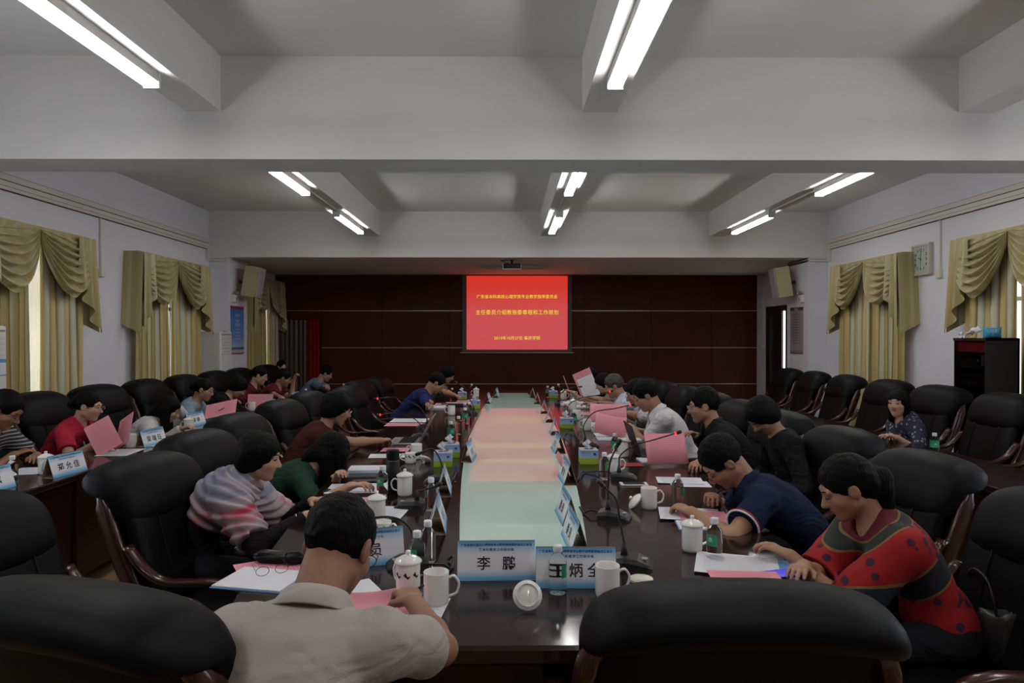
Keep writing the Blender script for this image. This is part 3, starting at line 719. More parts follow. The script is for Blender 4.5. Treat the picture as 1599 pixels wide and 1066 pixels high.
    for sg in (-1, 1):
        B.ell(h(sg * .077, -.008, -.004), Vector((.011, .020, .031)) * hs, Rh @ Matrix.Rotation(sg * .35, 3, 'Z'), k=.008)
        if v < .0065: B.ell(h(sg * .089, -.002, .0), Vector((.008, .010, .018)) * hs, Rh, k=.005, op='sub')
    for k, (s_, e, w, sgn) in enumerate(arms):
        r = (.9 if female else 1.0) * sc_
        B.cone(s_, e, .050 * r, .038 * r, k=.03); B.cone(e, e + (w - e) * .35, .038 * r, .039 * r, k=.015); B.cone(e + (w - e) * .3, w, .039 * r, .0255 * r, k=.012)
        w_, dh, n, th = hd[k]; hh = (.92 if female else 1.0) * sc_
        B.cone(w_, w_ + dh * .02, .026 * r, .026 * hh, k=.012, flat=n, fs=1.35)
        B.cone(w_ + dh * .028 * hh, w_ + dh * .068 * hh, .030 * hh, .0375 * hh, k=.012, flat=n, fs=2.5)
        cu = curl[k] if isinstance(curl, (tuple, list)) else curl
        for q, (o_, fl_, fr) in enumerate(((.028, .074, .0088), (.0095, .082, .009), (-.009, .076, .0086), (-.0265, .060, .0078))):
            p = w_ + (dh * (.088 - abs(o_) * .35) + th * o_) * hh; dr = (dh + th * o_ * 3.5).normalized(); an = 0
            for f_, ll in enumerate((.44, .31, .25)):
                an += cu * (.55 if f_ == 0 else .75) + .05 * q
                dd = (dr * math.cos(an) + n * math.sin(an)).normalized(); p2 = p + dd * fl_ * ll * hh
                B.cone(p, p2, fr * (1 - .08 * f_) * hh, fr * (.92 - .08 * f_) * hh, k=.004 if f_ else .008); p = p2
        p = w_ + (dh * .028 + th * .022) * hh; q1 = p + (dh * .55 + th * .6 + n * .35).normalized() * .04 * hh; q2 = q1 + (dh * .85 + th * .15 + n * (.3 + .4 * cu)).normalized() * .030 * hh
        B.cone(w_ + (dh * .02 + th * .01) * hh, q1, .014 * hh, .0115 * hh, k=.01); B.cone(q1, q2, .0110 * hh, .0088 * hh, k=.005)
    body = field_obj(B, 'body', M[skin], root)
    if detail:   # lips keep their own colour
        me = body.data; me.materials.append(M['lip']); n = len(me.polygons); ce = np.zeros(n * 3, np.float32); me.polygons.foreach_get('center', ce); ce = ce.reshape(-1, 3)
        q = (ce - np.array(H)) @ np.array(Rh) / hs
        ml = (abs(q[:, 0]) < .021) & (abs(q[:, 2] + .0565) < .0085 - .12 * abs(q[:, 0])) & (q[:, 1] > .078)
        me.polygons.foreach_set('material_index', ml.astype(np.int32))
    if v < .0095:
        for sg in (-1, 1):
            MB().tube([h(sg * .018, .089, .030), h(sg * .033, .087, .034), h(sg * .048, .073, .030)], [.0022 * hs, .003 * hs, .0015 * hs], 6).build('eyebrow', M['hair'], root, smooth=True)
            if pitch < 22:
                MB().lathe([(.0001, -.0115), (.006, -.0098), (.0105, -.0045), (.0115, 0), (.0105, .0045), (.006, .0098), (.0001, .0115)], 14, caps=False).build('eye', M['eye'], root, smooth=True); o = LAST[0]; o.location = h(sg * .031, .0725, .006); o.scale = (hs,) * 3
                io = MB().lathe([(.0001, .0035), (.004, .003), (.0066, 0)], 12, caps=False).build('iris', M['iris'], root, smooth=True)
                io.location = h(sg * .031, .0725 + .0092, .005); io.rotation_euler = (Rh @ Matrix.Rotation(-PI / 2, 3, 'X')).to_euler(); io.scale = (hs,) * 3
            MB().tube([h(sg * .018, .0855, .0035), h(sg * .031, .0895, .0105 if pitch < 22 else .001), h(sg * .045, .078, .004)], .0016 * hs, 6).build('eyelid', M['hair'], root, smooth=True)
    # ---------------- hair
    hv = max(.0045, min(v, .008)); hl = [H[i] - .17 for i in range(3)]; hh_ = [H[i] + .17 for i in range(3)]
    if hair in ('long', 'long_back'): hl[2] -= .26
    if hair == 'shoulder': hl[2] -= .14
    Fh = Field(hl, hh_, hv)
    def cutface(x=.062, z0=-.02, y0=.088, zr=.078): Fh.ell(h(0, y0, z0), Vector((x, .060, zr)) * hs, Rh, k=.012, op='sub')
    if hair in ('short', 'thin', 'brush'):
        e_ = .006 if hair == 'thin' else .012
        Fh.ell(h(0, -.020, .036), Vector((.076 + e_ * .8, .095 + e_, .087 + e_ * (1 if hair != 'brush' else 1.7))) * hs, Rh, k=0)
        Fh.ell(h(0, .105, -.018), Vector((.085, .058, .088)) * hs, Rh, k=.012, op='sub')
        n1 = Rh @ Vector((0, .35, -1)).normalized(); c1 = h(0, -.03, -.025 if hair != 'thin' else -.060)
        Fh.plane(c1, n1)
        for sg in (-1, 1): Fh.ell(h(sg * .085, .004, -.012), Vector((.022, .027, .036)) * hs, Rh, k=.006, op='sub')
        if hair == 'thin': Fh.ell(h(0, .03, .135), Vector((.04, .06, .03)) * hs, Rh, k=.03, op='sub')
    elif hair == 'bob':      # short full hair
        Fh.ell(h(0, -.022, .030), Vector((.099, .114, .100)) * hs, Rh, k=0); Fh.ell(h(0, -.045, -.03), Vector((.093, .082, .088)) * hs, Rh, k=.03)
        cutface(.058, -.035, .085, .080); Fh.plane(h(0, -.03, -.085), Rh @ Vector((0, .45, -1)).normalized())
    elif hair in ('bun', 'tied'):
        Fh.ell(h(0, -.022, .034), Vector((.084, .104, .094)) * hs, Rh, k=0)
        Fh.ell(h(0, .105, -.018), Vector((.080, .058, .084)) * hs, Rh, k=.012, op='sub'); Fh.plane(h(0, -.03, -.05), Rh @ Vector((0, .75, -1)).normalized())
        for sg in (-1, 1): Fh.ell(h(sg * .087, .002, -.012), Vector((.02, .024, .034)) * hs, Rh, k=.006, op='sub')
        if hair == 'bun': Fh.ell(h(0, -.125, -.005), Vector((.042, .038, .042)) * hs, Rh, k=.012)
        else:
            Fh.ell(h(0, -.075, -.015), Vector((.070, .065, .075)) * hs, Rh, k=.03); t0 = h(0, -.135, -.03); Fh.cone(t0, t0 + Vector((0, 0, -.10)) - fw_ * .02, .042, .030, k=.02)
    else:
        Fh.ell(h(0, -.022, .030), Vector((.090, .108, .096)) * hs, Rh, k=0); Fh.ell(h(0, -.05, -.04), Vector((.080, .065, .085)) * hs, Rh, k=.03)
        ln = {'long': .29, 'shoulder': .10, 'long_back': .26}[hair]
        for sg in (-1, 1):
            a = h(sg * .066, -.015, -.04)
            if hair == 'long': Fh.cone(a, a + Vector((0, 0, -ln)) + fw_ * .03, .044, .026, k=.04, flat=Rh @ Vector((1, 0, 0)), fs=1.3)
            elif hair == 'shoulder': Fh.cone(a, a + Vector((0, 0, -ln)), .036, .028, k=.03, flat=Rh @ Vector((1, 0, 0)), fs=1.3)
            else: Fh.cone(a + Rh @ Vector((0, -.03, 0)), N + rt * sg * .05 * (1) - sp * .12 - ft * .07, .036, .03, k=.03)
        a = h(0, -.075, -.03); Fh.cone(a, (N - ft * .085 - sp * (.04 if hair == 'shoulder' else .16)), .06, .05, k=.04, flat=Rh @ Vector((0, 1, 0)), fs=1.4)
        cutface(.056, -.035, .090, .085)
        if hair == 'long' and pitch > 40:
            for sg in (-1, 1): q_ = h(sg * .050, .045, .03); Fh.cone(q_, q_ + Vector((0, 0, -.27)), .038, .030, k=.03)
    Fh.ripple(.0012, 90, 3)
    hm = field_obj(Fh, 'hair', M[hairm], root)
    # ---------------- clothes
    o_ = .016
    clo = [min(p[i] for p in pts) - .2 for i in range(3)]; chi = [max(p[i] for p in pts) + .14 for i in range(3)]; clo[2] = hip.z - .10; chi[2] = N.z + .12
    if any(A[1].z + .08 > chi[2] for A in arms): chi[2] = max(A[1].z for A in arms) + .1
    if sleeve == 'long': chi[2] = max([chi[2]] + [A[2].z + .05 for A in arms])
    T_ = Field(clo, chi, v)
    T_.ell(mid, (.137 * g + o_ * .6, .097 * g + o_ * .6, .24), Rt, k=0)
    T_.ell(hip + sp * .02, (.150 * g + o_, .118 * g + o_, .13), Rt, k=.05)
    T_.ell(mid + sp * .11 + ft * .014, (.148 * g + o_ * .7, (.100 if not female else .105) * g + o_ * .6, .15), Rt, k=.05)
    T_.cone(S[0], S[1], .045 * g + o_, .045 * g + o_, k=.06)
    T_.cone(N - sp * .035, S[0] - rt * .03, .048 + o_ * .4, .045, k=.05); T_.cone(N - sp * .035, S[1] + rt * .03, .048 + o_ * .4, .045, k=.05)
    for k, (s_, e, w, sgn) in enumerate(arms):
        r = (.9 if female else 1.0) * sc_
        if sleeve == 'long':
            T_.cone(s_, e, .050 * r + o_, .038 * r + o_, k=.04); c = e + (w - e) * .97; T_.cone(e, e + (w - e) * .97, .038 * r + o_, .0255 * r + o_ * .8, k=.02, cut=(c, (w - e).normalized()))
        elif sleeve == 'three':
            T_.cone(s_, e, .050 * r + o_, .038 * r + o_, k=.04); c = e + (w - e) * .45; T_.cone(e, e + (w - e) * .6, .038 * r + o_, .036 * r + o_, k=.02, cut=(c, (w - e).normalized()))
        elif sleeve == 'short':
            f_ = .64; c = s_ + (e - s_) * f_; T_.cone(s_, e, .050 * r + o_, .044 * r + o_ * 1.6, k=.035, cut=(c, (e - s_).normalized()))
        elif sleeve == 'wide':
            c = s_ + (e - s_) * .95; T_.cone(s_ + rt * sgn * .01, e, .062 * r + o_, .085 * r + o_, k=.06, cut=(c, (e - s_).normalized()))
    if neck == 'v': T_.cone(N + sp * .03, N - sp * .09 + ft * .10, .062, .028, k=.01, op='sub'); T_.cone(N + sp * .02, N + sp * .14, .064, .075, k=.01, op='sub')
    elif neck == 'high': T_.cone(N - sp * .03, N + sp * .035, .066, .064, k=.02); T_.cone(N + sp * .02, N + sp * .14, .060, .075, k=.006, op='sub')
    else: T_.cone(N + sp * .025 + ft * .02, N + sp * .15 + ft * .02, .066, .09, k=.01, op='sub')
    T_.plane(hip - up * .085, (0, 0, -1)) if False else None
    T_.ripple(.0020 if v < .0085 else .0012, 24, 11)
    topo = field_obj(T_, 'shirt', top, root)
    if trim:
        for (s_, e, w, sgn) in arms:
            ax_ = (e - s_).normalized(); u_ = ax_.orthogonal().normalized(); w_ = ax_.cross(u_)
            for off, mm, rr in ((.0, trim[0], .0740), (-.009, trim[1], .0745)):
                c_ = s_ + (e - s_) * .64 + ax_ * off; MB().tube([c_ + (u_ * math.cos(q) + w_ * math.sin(q)) * rr * sc_ for q in [2 * PI * i / 32 for i in range(33)]], .0042, 8).build('sleeve_trim', mm, root, smooth=True)
    if shawl:
        Sh = Field(clo, chi, v); o2 = .034
        Sh.ell(mid + sp * .10, (.155 * g + o2, .115 * g + o2, .17), Rt, k=0)
        Sh.cone(S[0], S[1], .05 * g + o2, .05 * g + o2, k=.07); Sh.cone(N - sp * .02 - rt * .03, N - sp * .02 + rt * .03, .085, .085, k=.05)
        for (s_, e, w, sgn) in arms: Sh.cone(s_, e, .055 * g + o2, .050 * g + o2 * 1.1, k=.06, cut=(s_ + (e - s_) * .85, (e - s_).normalized()))
        Sh.cone(N + sp * .04 + ft * .03, N + sp * .16 + ft * .05, .066, .085, k=.01, op='sub'); Sh.cone(N + ft * .11 - sp * .02, N - sp * .05 + ft * .16, .045, .03, k=.02, op='sub')
        Sh.plane(mid - sp * .07, -sp)
        # folds that run round the shoulders
        ax = [(Sh.lo[i] + Sh.h * np.arange(Sh.n[i])).astype(np.float32) for i in range(3)]
        cN = N + sp * .10; dd = np.sqrt((ax[0][:, None, None] - cN[0]) ** 2 + (ax[1][None, :, None] - cN[1]) ** 2 * .8 + (ax[2][None, None, :] - cN[2]) ** 2 * 1.3)
        Sh.F += (.0075 * np.sin(dd * 150 + 2.0 * np.sin(ax[0][:, None, None] * 9 + ax[1][None, :, None] * 7))).astype(np.float32)
        Sh.ripple(.003, 30, 5); field_obj(Sh, 'shawl', shawl, root)
    if collar:
        cm, style = collar; mb = MB(); rings = []; nn = 28; cN = N + sp * .015 + ft * .010
        lean_c = Rt @ Matrix.Rotation(-.12, 3, 'X')
        prof = ((.062, -.012, 0), (.066, .03, 0), (.069, .034, 0), (.073, .030, 0), (.098, -.014, 1), (.096, -.018, 1), (.070, .018, 1))
        for r_, z_, fl_ in prof:
            ring = []
            for i in range(nn):
                a = math.radians(28) + (2 * PI - math.radians(56)) * i / (nn - 1)   # open at the front
                fz = max(0, math.cos(a)); rr = r_ * sc_ * (1.0 if not female else .93)
                zz = z_ - (.035 * fz ** 2 + (.018 * fz if fl_ else 0))
                ring.append(tuple(cN + lean_c @ Vector((math.sin(a) * rr * 1.03, math.cos(a) * rr * (1.04 + .12 * fz), zz))))
            rings.append(ring)
        mb.ring_loft(rings, False, closed=False); co = mb.build('collar', cm, root, smooth=True)
        so = co.modifiers.new('thick', 'SOLIDIFY'); so.thickness = .003
    # ---------------- legs, shoes
    tm = trousers or M['trousers']; legs = Field([min(hip[i], (hip + fw_ * .5)[i]) - .28 for i in range(2)] + [.04], [max(hip[i], (hip + fw_ * .5)[i]) + .28 for i in range(2)] + [.72], .014)
    legs.ell(hip - up * .02, (.165 * g, .13 * g, .11), Matrix((rt, fw_, up)).transposed(), k=.0)
    for sgn in (1, -1):
        a = hip + rt * sgn * .085 - up * .02; kn = Vector((hip.x, hip.y, .50)) + fw_ * .40 + rt * sgn * .12; an = kn - up * .41 - fw_ * .03
        legs.cone(a, kn, .088 * g, .062 * g, k=.03); legs.cone(kn, an, .062 * g, .046 * g, k=.02)
        b_ = an + Vector((0, 0, -.04)); MB().strip([b_ - fw_ * .07, b_ - fw_ * .03, b_ + fw_ * .06, b_ + fw_ * .14, b_ + fw_ * .19], [.05, .075, .085, .09, .05], [.07, .09, .08, .06, .03], rt, 12).build('shoe', M['shoe'], root, smooth=True)
        LAST[0].location.z = 0.0
    field_obj(legs, 'trousers', tm, root)
    if glasses:
        mb = MB()
        for sg in (-1, 1):
            ring = [h(sg * .032 + .021 * math.cos(a), .102, .004 + .015 * math.sin(a)) for a in [2 * PI * i / 16 for i in range(17)]]
            mb.tube(ring, .0011, 6); mb.tube([h(sg * .053, .102, .008), h(sg * .076, .06, .008), h(sg * .080, -.005, .006)], .0012, 6)
        mb.tube([h(-.011, .102, .006), h(0, .106, .009), h(.011, .102, .006)], .0011, 6)
        mb.build('glasses', glasses if not isinstance(glasses, bool) else M['chrome'], root, smooth=True)
    root['ctx'] = 0; del root['ctx']
    return dict(root=root, H=H + base, N=N + base, hip=hip + base, arms=arms, hands=hd, base=base, Rh=Rh, Rt=Rt, rt=rt, fw=fw_, sp=sp, ft=ft, h=h)
M['trousers'] = cloth('dark_trousers', (.012, .012, .015)); M['shoe'] = mat('black_shoe', (.01, .01, .01), .3)
# ------------------------------------------------------------------ executive chair (faces +Y, origin on the floor under the seat)
def make_chair():
    t = thing('conference_chair', '', 'chair', (0, -2.0, 0), 0, 'black leather conference chairs')
    def cushion(stations, n=28, e=2.8):     # stations: (x half width, centre (y,z), half thickness, direction angle)
        pass
    def backy(z): return -.225 - .27 * max(0, (z - .5)) ** 1.1
    # backrest : loft of superellipses up the back, hollow in the lower half
    def loft(zs, wf, tf, cy, n=32, e=3.2):
        rings = []
        for z in zs:
            w, th, y0 = wf(z), tf(z), cy(z)
            ring = []
            for k in range(n):
                a = 2 * PI * k / n; x = w * sgnp(math.cos(a), 2 / e); y = th * sgnp(math.sin(a), 2 / e)
                ring.append((x, y0 + y - .03 * (1 - (x / .3) ** 2) * (1 if y > 0 else .3), z))
            rings.append(ring)
        return rings
    zz = [.50, .505, .52, .56, .62, .70, .78, .86, .92, .96, .985, .99]
    def ends(z, a, b): return max(.05, min(1, math.sqrt(max(0, 1 - max(0, (a - z) / .03, (z - b) / .03) ** 2))))
    mb = MB(); mb.ring_loft(loft(zz, lambda z: (.245 + .02 * math.sin((z - .5) * 5)) * (.85 + .15 * ends(z, .53, .96)), lambda z: .058 * ends(z, .53, .96), lambda z: backy(z) + .035))
    mb.build('backrest', M['leather'], t, smooth=True)
    # sewn panel seams
    for x in (-.13, .13):
        MB().tube([(x, backy(z) + .035 + .057 - .022 - .002, z) for z in [.56 + .38 * i / 8 for i in range(9)]], .004, 6).build('seam', M['leather_dull'], t, smooth=True)
    # back shell
    mb = MB(); mb.ring_loft(loft([.44, .46, .52, .6, .7, .8, .9, 1.0, 1.08, 1.1], lambda z: .262, lambda z: .035, lambda z: backy(z) - .045)); mb.build('back_panel', M['leather_dull'], t, smooth=True)
    # head roll: profile in YZ swept along X
    yb = backy(1.05)
    prof = spline([(yb + .075, .925), (yb + .088, .98), (yb + .082, 1.06), (yb + .06, 1.135), (yb + .02, 1.182), (yb - .06, 1.195), (yb - .135, 1.165), (yb - .165, 1.10), (yb - .145, 1.045), (yb - .10, 1.03), (yb - .055, 1.035), (yb - .02, 1.0), (yb - .0, .94), (yb + .04, .915), (yb + .075, .925)] if False else
                  [(p[0], p[1], 0) for p in ((yb + .10, .925), (yb + .105, .98), (yb + .085, 1.06), (yb + .045, 1.14), (yb - .015, 1.185), (yb - .09, 1.197), (yb - .165, 1.178), (yb - .195, 1.135), (yb - .17, 1.095), (yb - .115, 1.085), (yb - .06, 1.07), (yb - .02, 1.01), (yb + .015, .945), (yb + .06, .915))] + [(yb + .1001, .925, 0)], 3)[:-1]
    c = Vector((yb - .02, 1.08, 0)); rings = []
    NS = 26
    for i in range(NS + 1):
        u = -1 + 2 * i / NS; x = .285 * math.copysign(abs(math.sin(u * PI / 2)) ** .9, u); q = abs(x / .285)
        s_ = max(.03, (1 - q ** 7)) ** .36; dz = -.038 * q ** 2.6
        wr = 1 + .012 * math.sin(17 * u) * math.sin(9 * u)
        rings.append([(x, c.x + (p.x - c.x) * s_ * wr, c.y + (p.y - c.y) * s_ * wr + dz) for p in prof])
    mb = MB(); mb.ring_loft(rings); o = mb.build('headrest', M['leather'], t, smooth=True, autos=True)
    # seat cushion
    rings = []
    for z, e_ in ((.40, .90), (.405, .96), (.43, 1), (.47, 1), (.495, .97), (.507, .88), (.513, .6), (.514, .1)):
        rings.append([(.265 * e_ * sgnp(math.cos(a), .55), .02 + .255 * e_ * sgnp(math.sin(a), .55), z) for a in [2 * PI * k / 32 for k in range(32)]])
    MB().ring_loft(rings).build('seat', M['leather'], t, smooth=True)
    # lacquered side posts rising into the back, curling over
    for s in (-1, 1):
        pts = spline([(s * .285, -.14, .40), (s * .29, -.20, .52), (s * .288, backy(.7) - .02, .70), (s * .283, backy(.9) - .045, .90), (s * .272, backy(1.0) - .055, 1.00), (s * .25, backy(1.06) - .065, 1.06)], 4)
        MB().strip(pts, [.040] * len(pts), [.085] * 4 + [.075] * (len(pts) - 8) + [.05] * 4, (1, 0, 0), 12).build('side_post', M['wood'], t, smooth=True)
        pts = spline([(s * .295, backy(.80) + .02, .83), (s * .30, -.20, .735), (s * .31, -.10, .685), (s * .318, .02, .69), (s * .322, .14, .70), (s * .318, .235, .675), (s * .31, .275, .60), (s * .30, .255, .53), (s * .295, .21, .46), (s * .29, .19, .42)], 4)
        MB().strip(pts, .052, .034, (1, 0, 0), 12).build('armrest', M['wood'], t, smooth=True)
        for y in (-.16, .16):
            pts = spline([(s * .27, y, .42), (s * .285, y * 1.25, .28), (s * .27, y * 1.35, .12), (s * .285, y * 1.6, .0)], 3)
            MB().strip(pts, .05, .05, (1, 0, 0), 10).build('leg', M['wood'], t, smooth=True)
        MB().box((min(s * .25, s * .285), -.22, .36), (max(s * .25, s * .285), .22, .41)).build('seat_rail', M['wood'], t)
    MB().box((-.25, .19, .35), (.25, .225, .41)).build('front_rail', M['wood'], t)
    return t
chair0 = make_chair(); chair_used = [False]
def chair(x, y, face, lab, group='black leather conference chairs', h=None):
    """face: degrees counter-clockwise from +Y"""
    if h is None: h = .885
    if not chair_used[0]:
        chair_used[0] = True; chair0.location = (x, y, 0); chair0.rotation_euler = (0, 0, math.radians(face)); chair0['label'] = lab; chair0['group'] = group; chair0.scale = (1.12, 1.0, h); return chair0
    c = dup(chair0, (x, y, 0), math.radians(face), lab, group); c.scale = (1.12 if h > .9 else 1.0, 1.0, h); return c

# ------------------------------------------------------------------ tables
def boat(yc, L, wm, we, x0, n=40, e=2.0, endr=.25, curve=1.0):
    """closed outline of a boat shaped slab"""
    pts = []
    hl = L / 2
    ys = [-hl + endr * (1 - math.cos(PI / 2 * i / 6)) for i in range(6)] + [-hl + endr + (L - 2 * endr) * i / n for i in range(n + 1)] + [hl - endr * (1 - math.cos(PI / 2 * i / 6)) for i in range(5, -1, -1)]
    def w(y):
        t = y / hl; b = we + (wm - we) * (1 - abs(t) ** 2.0); d = hl - abs(y)
        if d < endr: b -= endr * (1 - math.sqrt(max(0, 1 - (1 - d / endr) ** 2)))
        return b
    right = [(x0 + w(y), yc + y) for y in ys]; left = [(x0 - w(y), yc + y) for y in reversed(ys)]
    return right + left
def slab(mb, out, z0, z1, bev=.0, mi=0):
    if bev:
        cx = sum(p[0] for p in out) / len(out); cy = sum(p[1] for p in out) / len(out)
        def ins(p, d):
            return (p[0] - math.copysign(d, p[0] - cx), p[1] - (d if p[1] > cy + 4.3 else (-d if p[1] < cy - 4.3 else 0)))
        mb.ring_loft([[(*ins(p, bev), z0) for p in out], [(*p, z0 + bev) for p in out], [(*p, z1 - bev) for p in out], [(*ins(p, bev), z1) for p in out]], True, mi)
    else: mb.ring_loft([[(*p, z0) for p in out], [(*p, z1) for p in out]], True, mi)
Y0, Y1 = 1.84, 10.75; TX = .065
tb = thing('conference_table', 'long boat shaped dark lacquered conference table with pale green glass strip', 'table', (0, 0, 0))
mb = MB(); slab(mb, boat((Y0 + Y1) / 2, Y1 - Y0, 1.20, .90, TX, endr=.22), TT - .055, TT, .010); mb.build('tabletop', M['table'], tb)
mb = MB(); slab(mb, boat((Y0 + Y1) / 2, Y1 - Y0 - .5, .92, .62, TX, endr=.15), .06, TT - .055); mb.build('table_base', M['table_side'], tb)
mb = MB(); slab(mb, boat((Y0 + Y1) / 2, Y1 - Y0 - .4, .96, .66, TX, endr=.15), 0, .06); mb.build('plinth', M['table_side'], tb)
mb = MB(); slab(mb, boat(6.22, 7.75, .385, .225, TX, endr=.03), TT - .0, TT + .0035); mb.build('glass_strip', M['glass_top'], tb)
def back_table(x0, x1, y0, y1, lab):
    t = thing('side_table', lab, 'table', ((x0 + x1) / 2, (y0 + y1) / 2, 0))
    hx, hy = (x1 - x0) / 2, (y1 - y0) / 2
    link('tabletop', rbox((2 * hx, 2 * hy, .04), .008, 2, (0, 0, TT - .02)), M['table'], t)
    s = 1 if x0 < 0 else -1
    MB().box((min(s * (hx - .05), s * (hx - .07)), -hy + .03, .1), (max(s * (hx - .05), s * (hx - .07)), hy - .03, TT - .04)).build('modesty_panel', M['table_side'], t)
    n = int((y1 - y0) / 1.4)
    for k in range(n + 1):
        y = -hy + .03 + (2 * hy - .09) * k / n
        MB().box((-hx + .04, y, 0), (hx - .03, y + .03, TT - .04)).build('leg', M['table_side'], t)
    return t
back_table(-3.14, -2.62, 2.6, 10.6, 'long narrow dark side table along the left curtained wall')
back_table(2.72, 3.24, 2.6, 8.9, 'long narrow dark side table along the right wall')

# ------------------------------------------------------------------ small things on the tables
def once(fn):
    st = {}
    def place(lab, loc, rz=0, group=None, var=''):
        if var not in st:
            st[var] = fn(var); o = st[var]; o.location = loc; o.rotation_euler = (0, 0, rz); o['label'] = lab
            if group: o['group'] = group
            return o
        return dup(st[var], loc, rz, lab, group)
    return place
def _mug(var):
    t = thing('mug', '', 'mug'); m = M['porcelain']
    R_, Hh = .040, .102
    if var == 'cup': R_, Hh = .038, .068
    pr = [(R_ * .82, 0), (R_ * .93, .003), (R_ * .99, .014), (R_, .03), (R_, Hh - .002), (R_ * .985, Hh), (R_ * .94, Hh - .002), (R_ * .93, .02), (R_ * .6, .008), (.0005, .006)]
    MB().lathe(pr, 36).build('cup_body', m, t, smooth=True)
    a, b = Hh * .80, Hh * .25
    pts = spline([(R_ - .003, 0, a), (R_ + .016, 0, a + .006), (R_ + .030, 0, a - .012), (R_ + .030, 0, (a + b) / 2), (R_ + .022, 0, b + .008), (R_ - .003, 0, b - .002)], 4)
    MB().strip(pts, .013, .008, (0, 1, 0), 10).build('handle', m, t, smooth=True)
    if var == 'lid' or var == 'lidpat':
        MB().lathe([(R_ * .9, Hh - .004), (R_ * 1.13, Hh + .001), (R_ * 1.14, Hh + .004), (R_ * 1.0, Hh + .010), (R_ * .6, Hh + .019), (.012, Hh + .022), (.007, Hh + .026), (.009, Hh + .032), (.008, Hh + .037), (.0005, Hh + .039)], 32).build('lid', m, t, smooth=True)
    if var in ('cup', 'lidpat'):
        for k in range(8):
            a0 = k * PI / 4; z = Hh * .62; p = MB(); rr = R_ + .0006
            p.add([(rr * math.cos(a0 + x), rr * math.sin(a0 + x), z + y) for x, y in ((-.3, .006), (-.1, .016), (.05, .002), (.33, .004), (.1, -.006), (-.05, -.001))], [(0, 1, 2), (0, 2, 5), (2, 3, 4), (2, 4, 5)])
            p.build('painted_motif', M['ink'], t)
    return t
mug = once(_mug)
def _bottle(var):
    t = thing('water_bottle', '', 'bottle')
    MB().lathe([(.001, .006), (.018, .003), (.026, .0), (.029, .006), (.0295, .016), (.0285, .03), (.0295, .036), (.0295, .085), (.0285, .092), (.0295, .098), (.028, .108), (.020, .122), (.013, .131), (.0125, .136), (.0125, .140)], 28).build('bottle_body', M['bottle'], t, smooth=True)
    MB().lathe([(.0145, .134), (.0150, .136), (.0150, .153), (.0135, .156), (.001, .156)], 24).build('cap', M['cap'], t, smooth=True)
    if var != 'bare':
        mb = MB(); r = .0299; n = 24 if var == 'full' else 12; span = 2 * PI if var == 'full' else 1.7
        rings = [[(r * math.cos(-span / 2 + span * k / n), r * math.sin(-span / 2 + span * k / n), z) for k in range(n + 1)] for z in (.055, .102 if var == 'full' else .098)]
        mb.ring_loft(rings, False, closed=False); mb.build('label_sleeve', M['label'], t, smooth=True)
        a = 0; o = text('lettering', '水', .022, M['paper'], t, (.0302, 0, .078), (PI / 2, 0, PI / 2))
    return t
bottle = once(_bottle)
def _tissue(var):
    t = thing('tissue_box', '', 'tissue box')
    m = M.get('tissue_print') or mat('tissue_box_print', (.5, .5, .6), .4); M['tissue_print'] = m
    if not m.get('done'):
        nt, b, cr, ma = ramp(m, 'Object', 2, [(0, (.25, .36, .03)), (.40, (.30, .42, .04)), (.46, (.32, .45, .62)), (.8, (.22, .34, .62)), (.84, (.12, .28, .52)), (1, (.55, .45, .42))], scale=1 / .098)
        nt.links.new(cr.outputs[0], b.inputs['Base Color']); m['done'] = 1
    link('carton', rbox((.118, .118, .095), .002, 1, (0, 0, .0475)), m, t)
    MB().lathe([(.03, .0945), (.03, .0956), (.001, .0957)], 20).build('slot', M['inkblue'], t)
    MB().box((.025, -.0598, .06), (.042, -.0592, .075)).build('printed_mark', M['inkblue'], t)
    def ts(u, v): return (-.03 + .06 * u * (1 - .3 * v) + .012 * math.sin(7 * v), .012 * math.sin(9 * u + 4 * v) * (1 - .4 * v), .09 + .07 * v * (1 - .5 * abs(u - .4)))
    link('tissue', grid_mesh('ts', ts, 12, 10), M['paper'], t, smooth=True)
    return t
tissue_box = once(_tissue)
def mic(lab, loc, rz, path, lit=True):
    """base faces +Y of its own frame; path: neck points in that frame"""
    t = thing('table_microphone', lab, 'microphone', loc, rz, 'gooseneck microphones on the long table')
    rings = []
    for y, w, h in ((-.075, .045, .018), (-.072, .05, .03), (-.03, .056, .040), (.02, .058, .034), (.06, .054, .018), (.075, .045, .008)):
        rings.append([(-w, y, 0), (w, y, 0), (w * .96, y, h * .6), (w * .8, y, h), (-w * .8, y, h), (-w * .96, y, h * .6)])
    mb = MB(); mb.ring_loft(rings); mb.build('base', M['black'], t, autos=True)
    MB().box((-.012, .035, .027), (.012, .055, .030)).build('talk_button', M['grey'], t)
    MB().lathe([(.014, 0), (.012, .02), (.006, .05)], 12, c=(0, -.03, .034)).build('neck_socket', M['black'], t, smooth=True)
    P = spline([(0, -.03, .08)] + path, 6)
    MB().tube(P, .0042, 8).build('gooseneck', M['black'], t, smooth=True)
    a, b = P[-2], P[-1]; d = (b - a).normalized()
    MB().tube([b, b + d * .010], .0085, 12).build('lamp_ring', M['led'] if lit else M['black'], t, smooth=True)
    MB().tube([b + d * .010, b + d * .014, b + d * .035, b + d * .042], [.008, .0105, .0105, .006], 12).build('capsule', M['black'], t, smooth=True)
    return t
M['card_print'] = mat('card_print', (.6, .6, .66), .45)
nt, b, cr, ma = ramp(M['card_print'], 'Object', 2, [(0, (.10, .32, .55)), (.08, (.12, .42, .68)), (.20, (.56, .64, .74)), (.26, (.76, .76, .80)), (.66, (.78, .78, .82)), (.76, (.58, .68, .78)), (.94, (.20, .48, .74)), (1, (.08, .30, .58))], scale=1 / .125, offset=0.0)
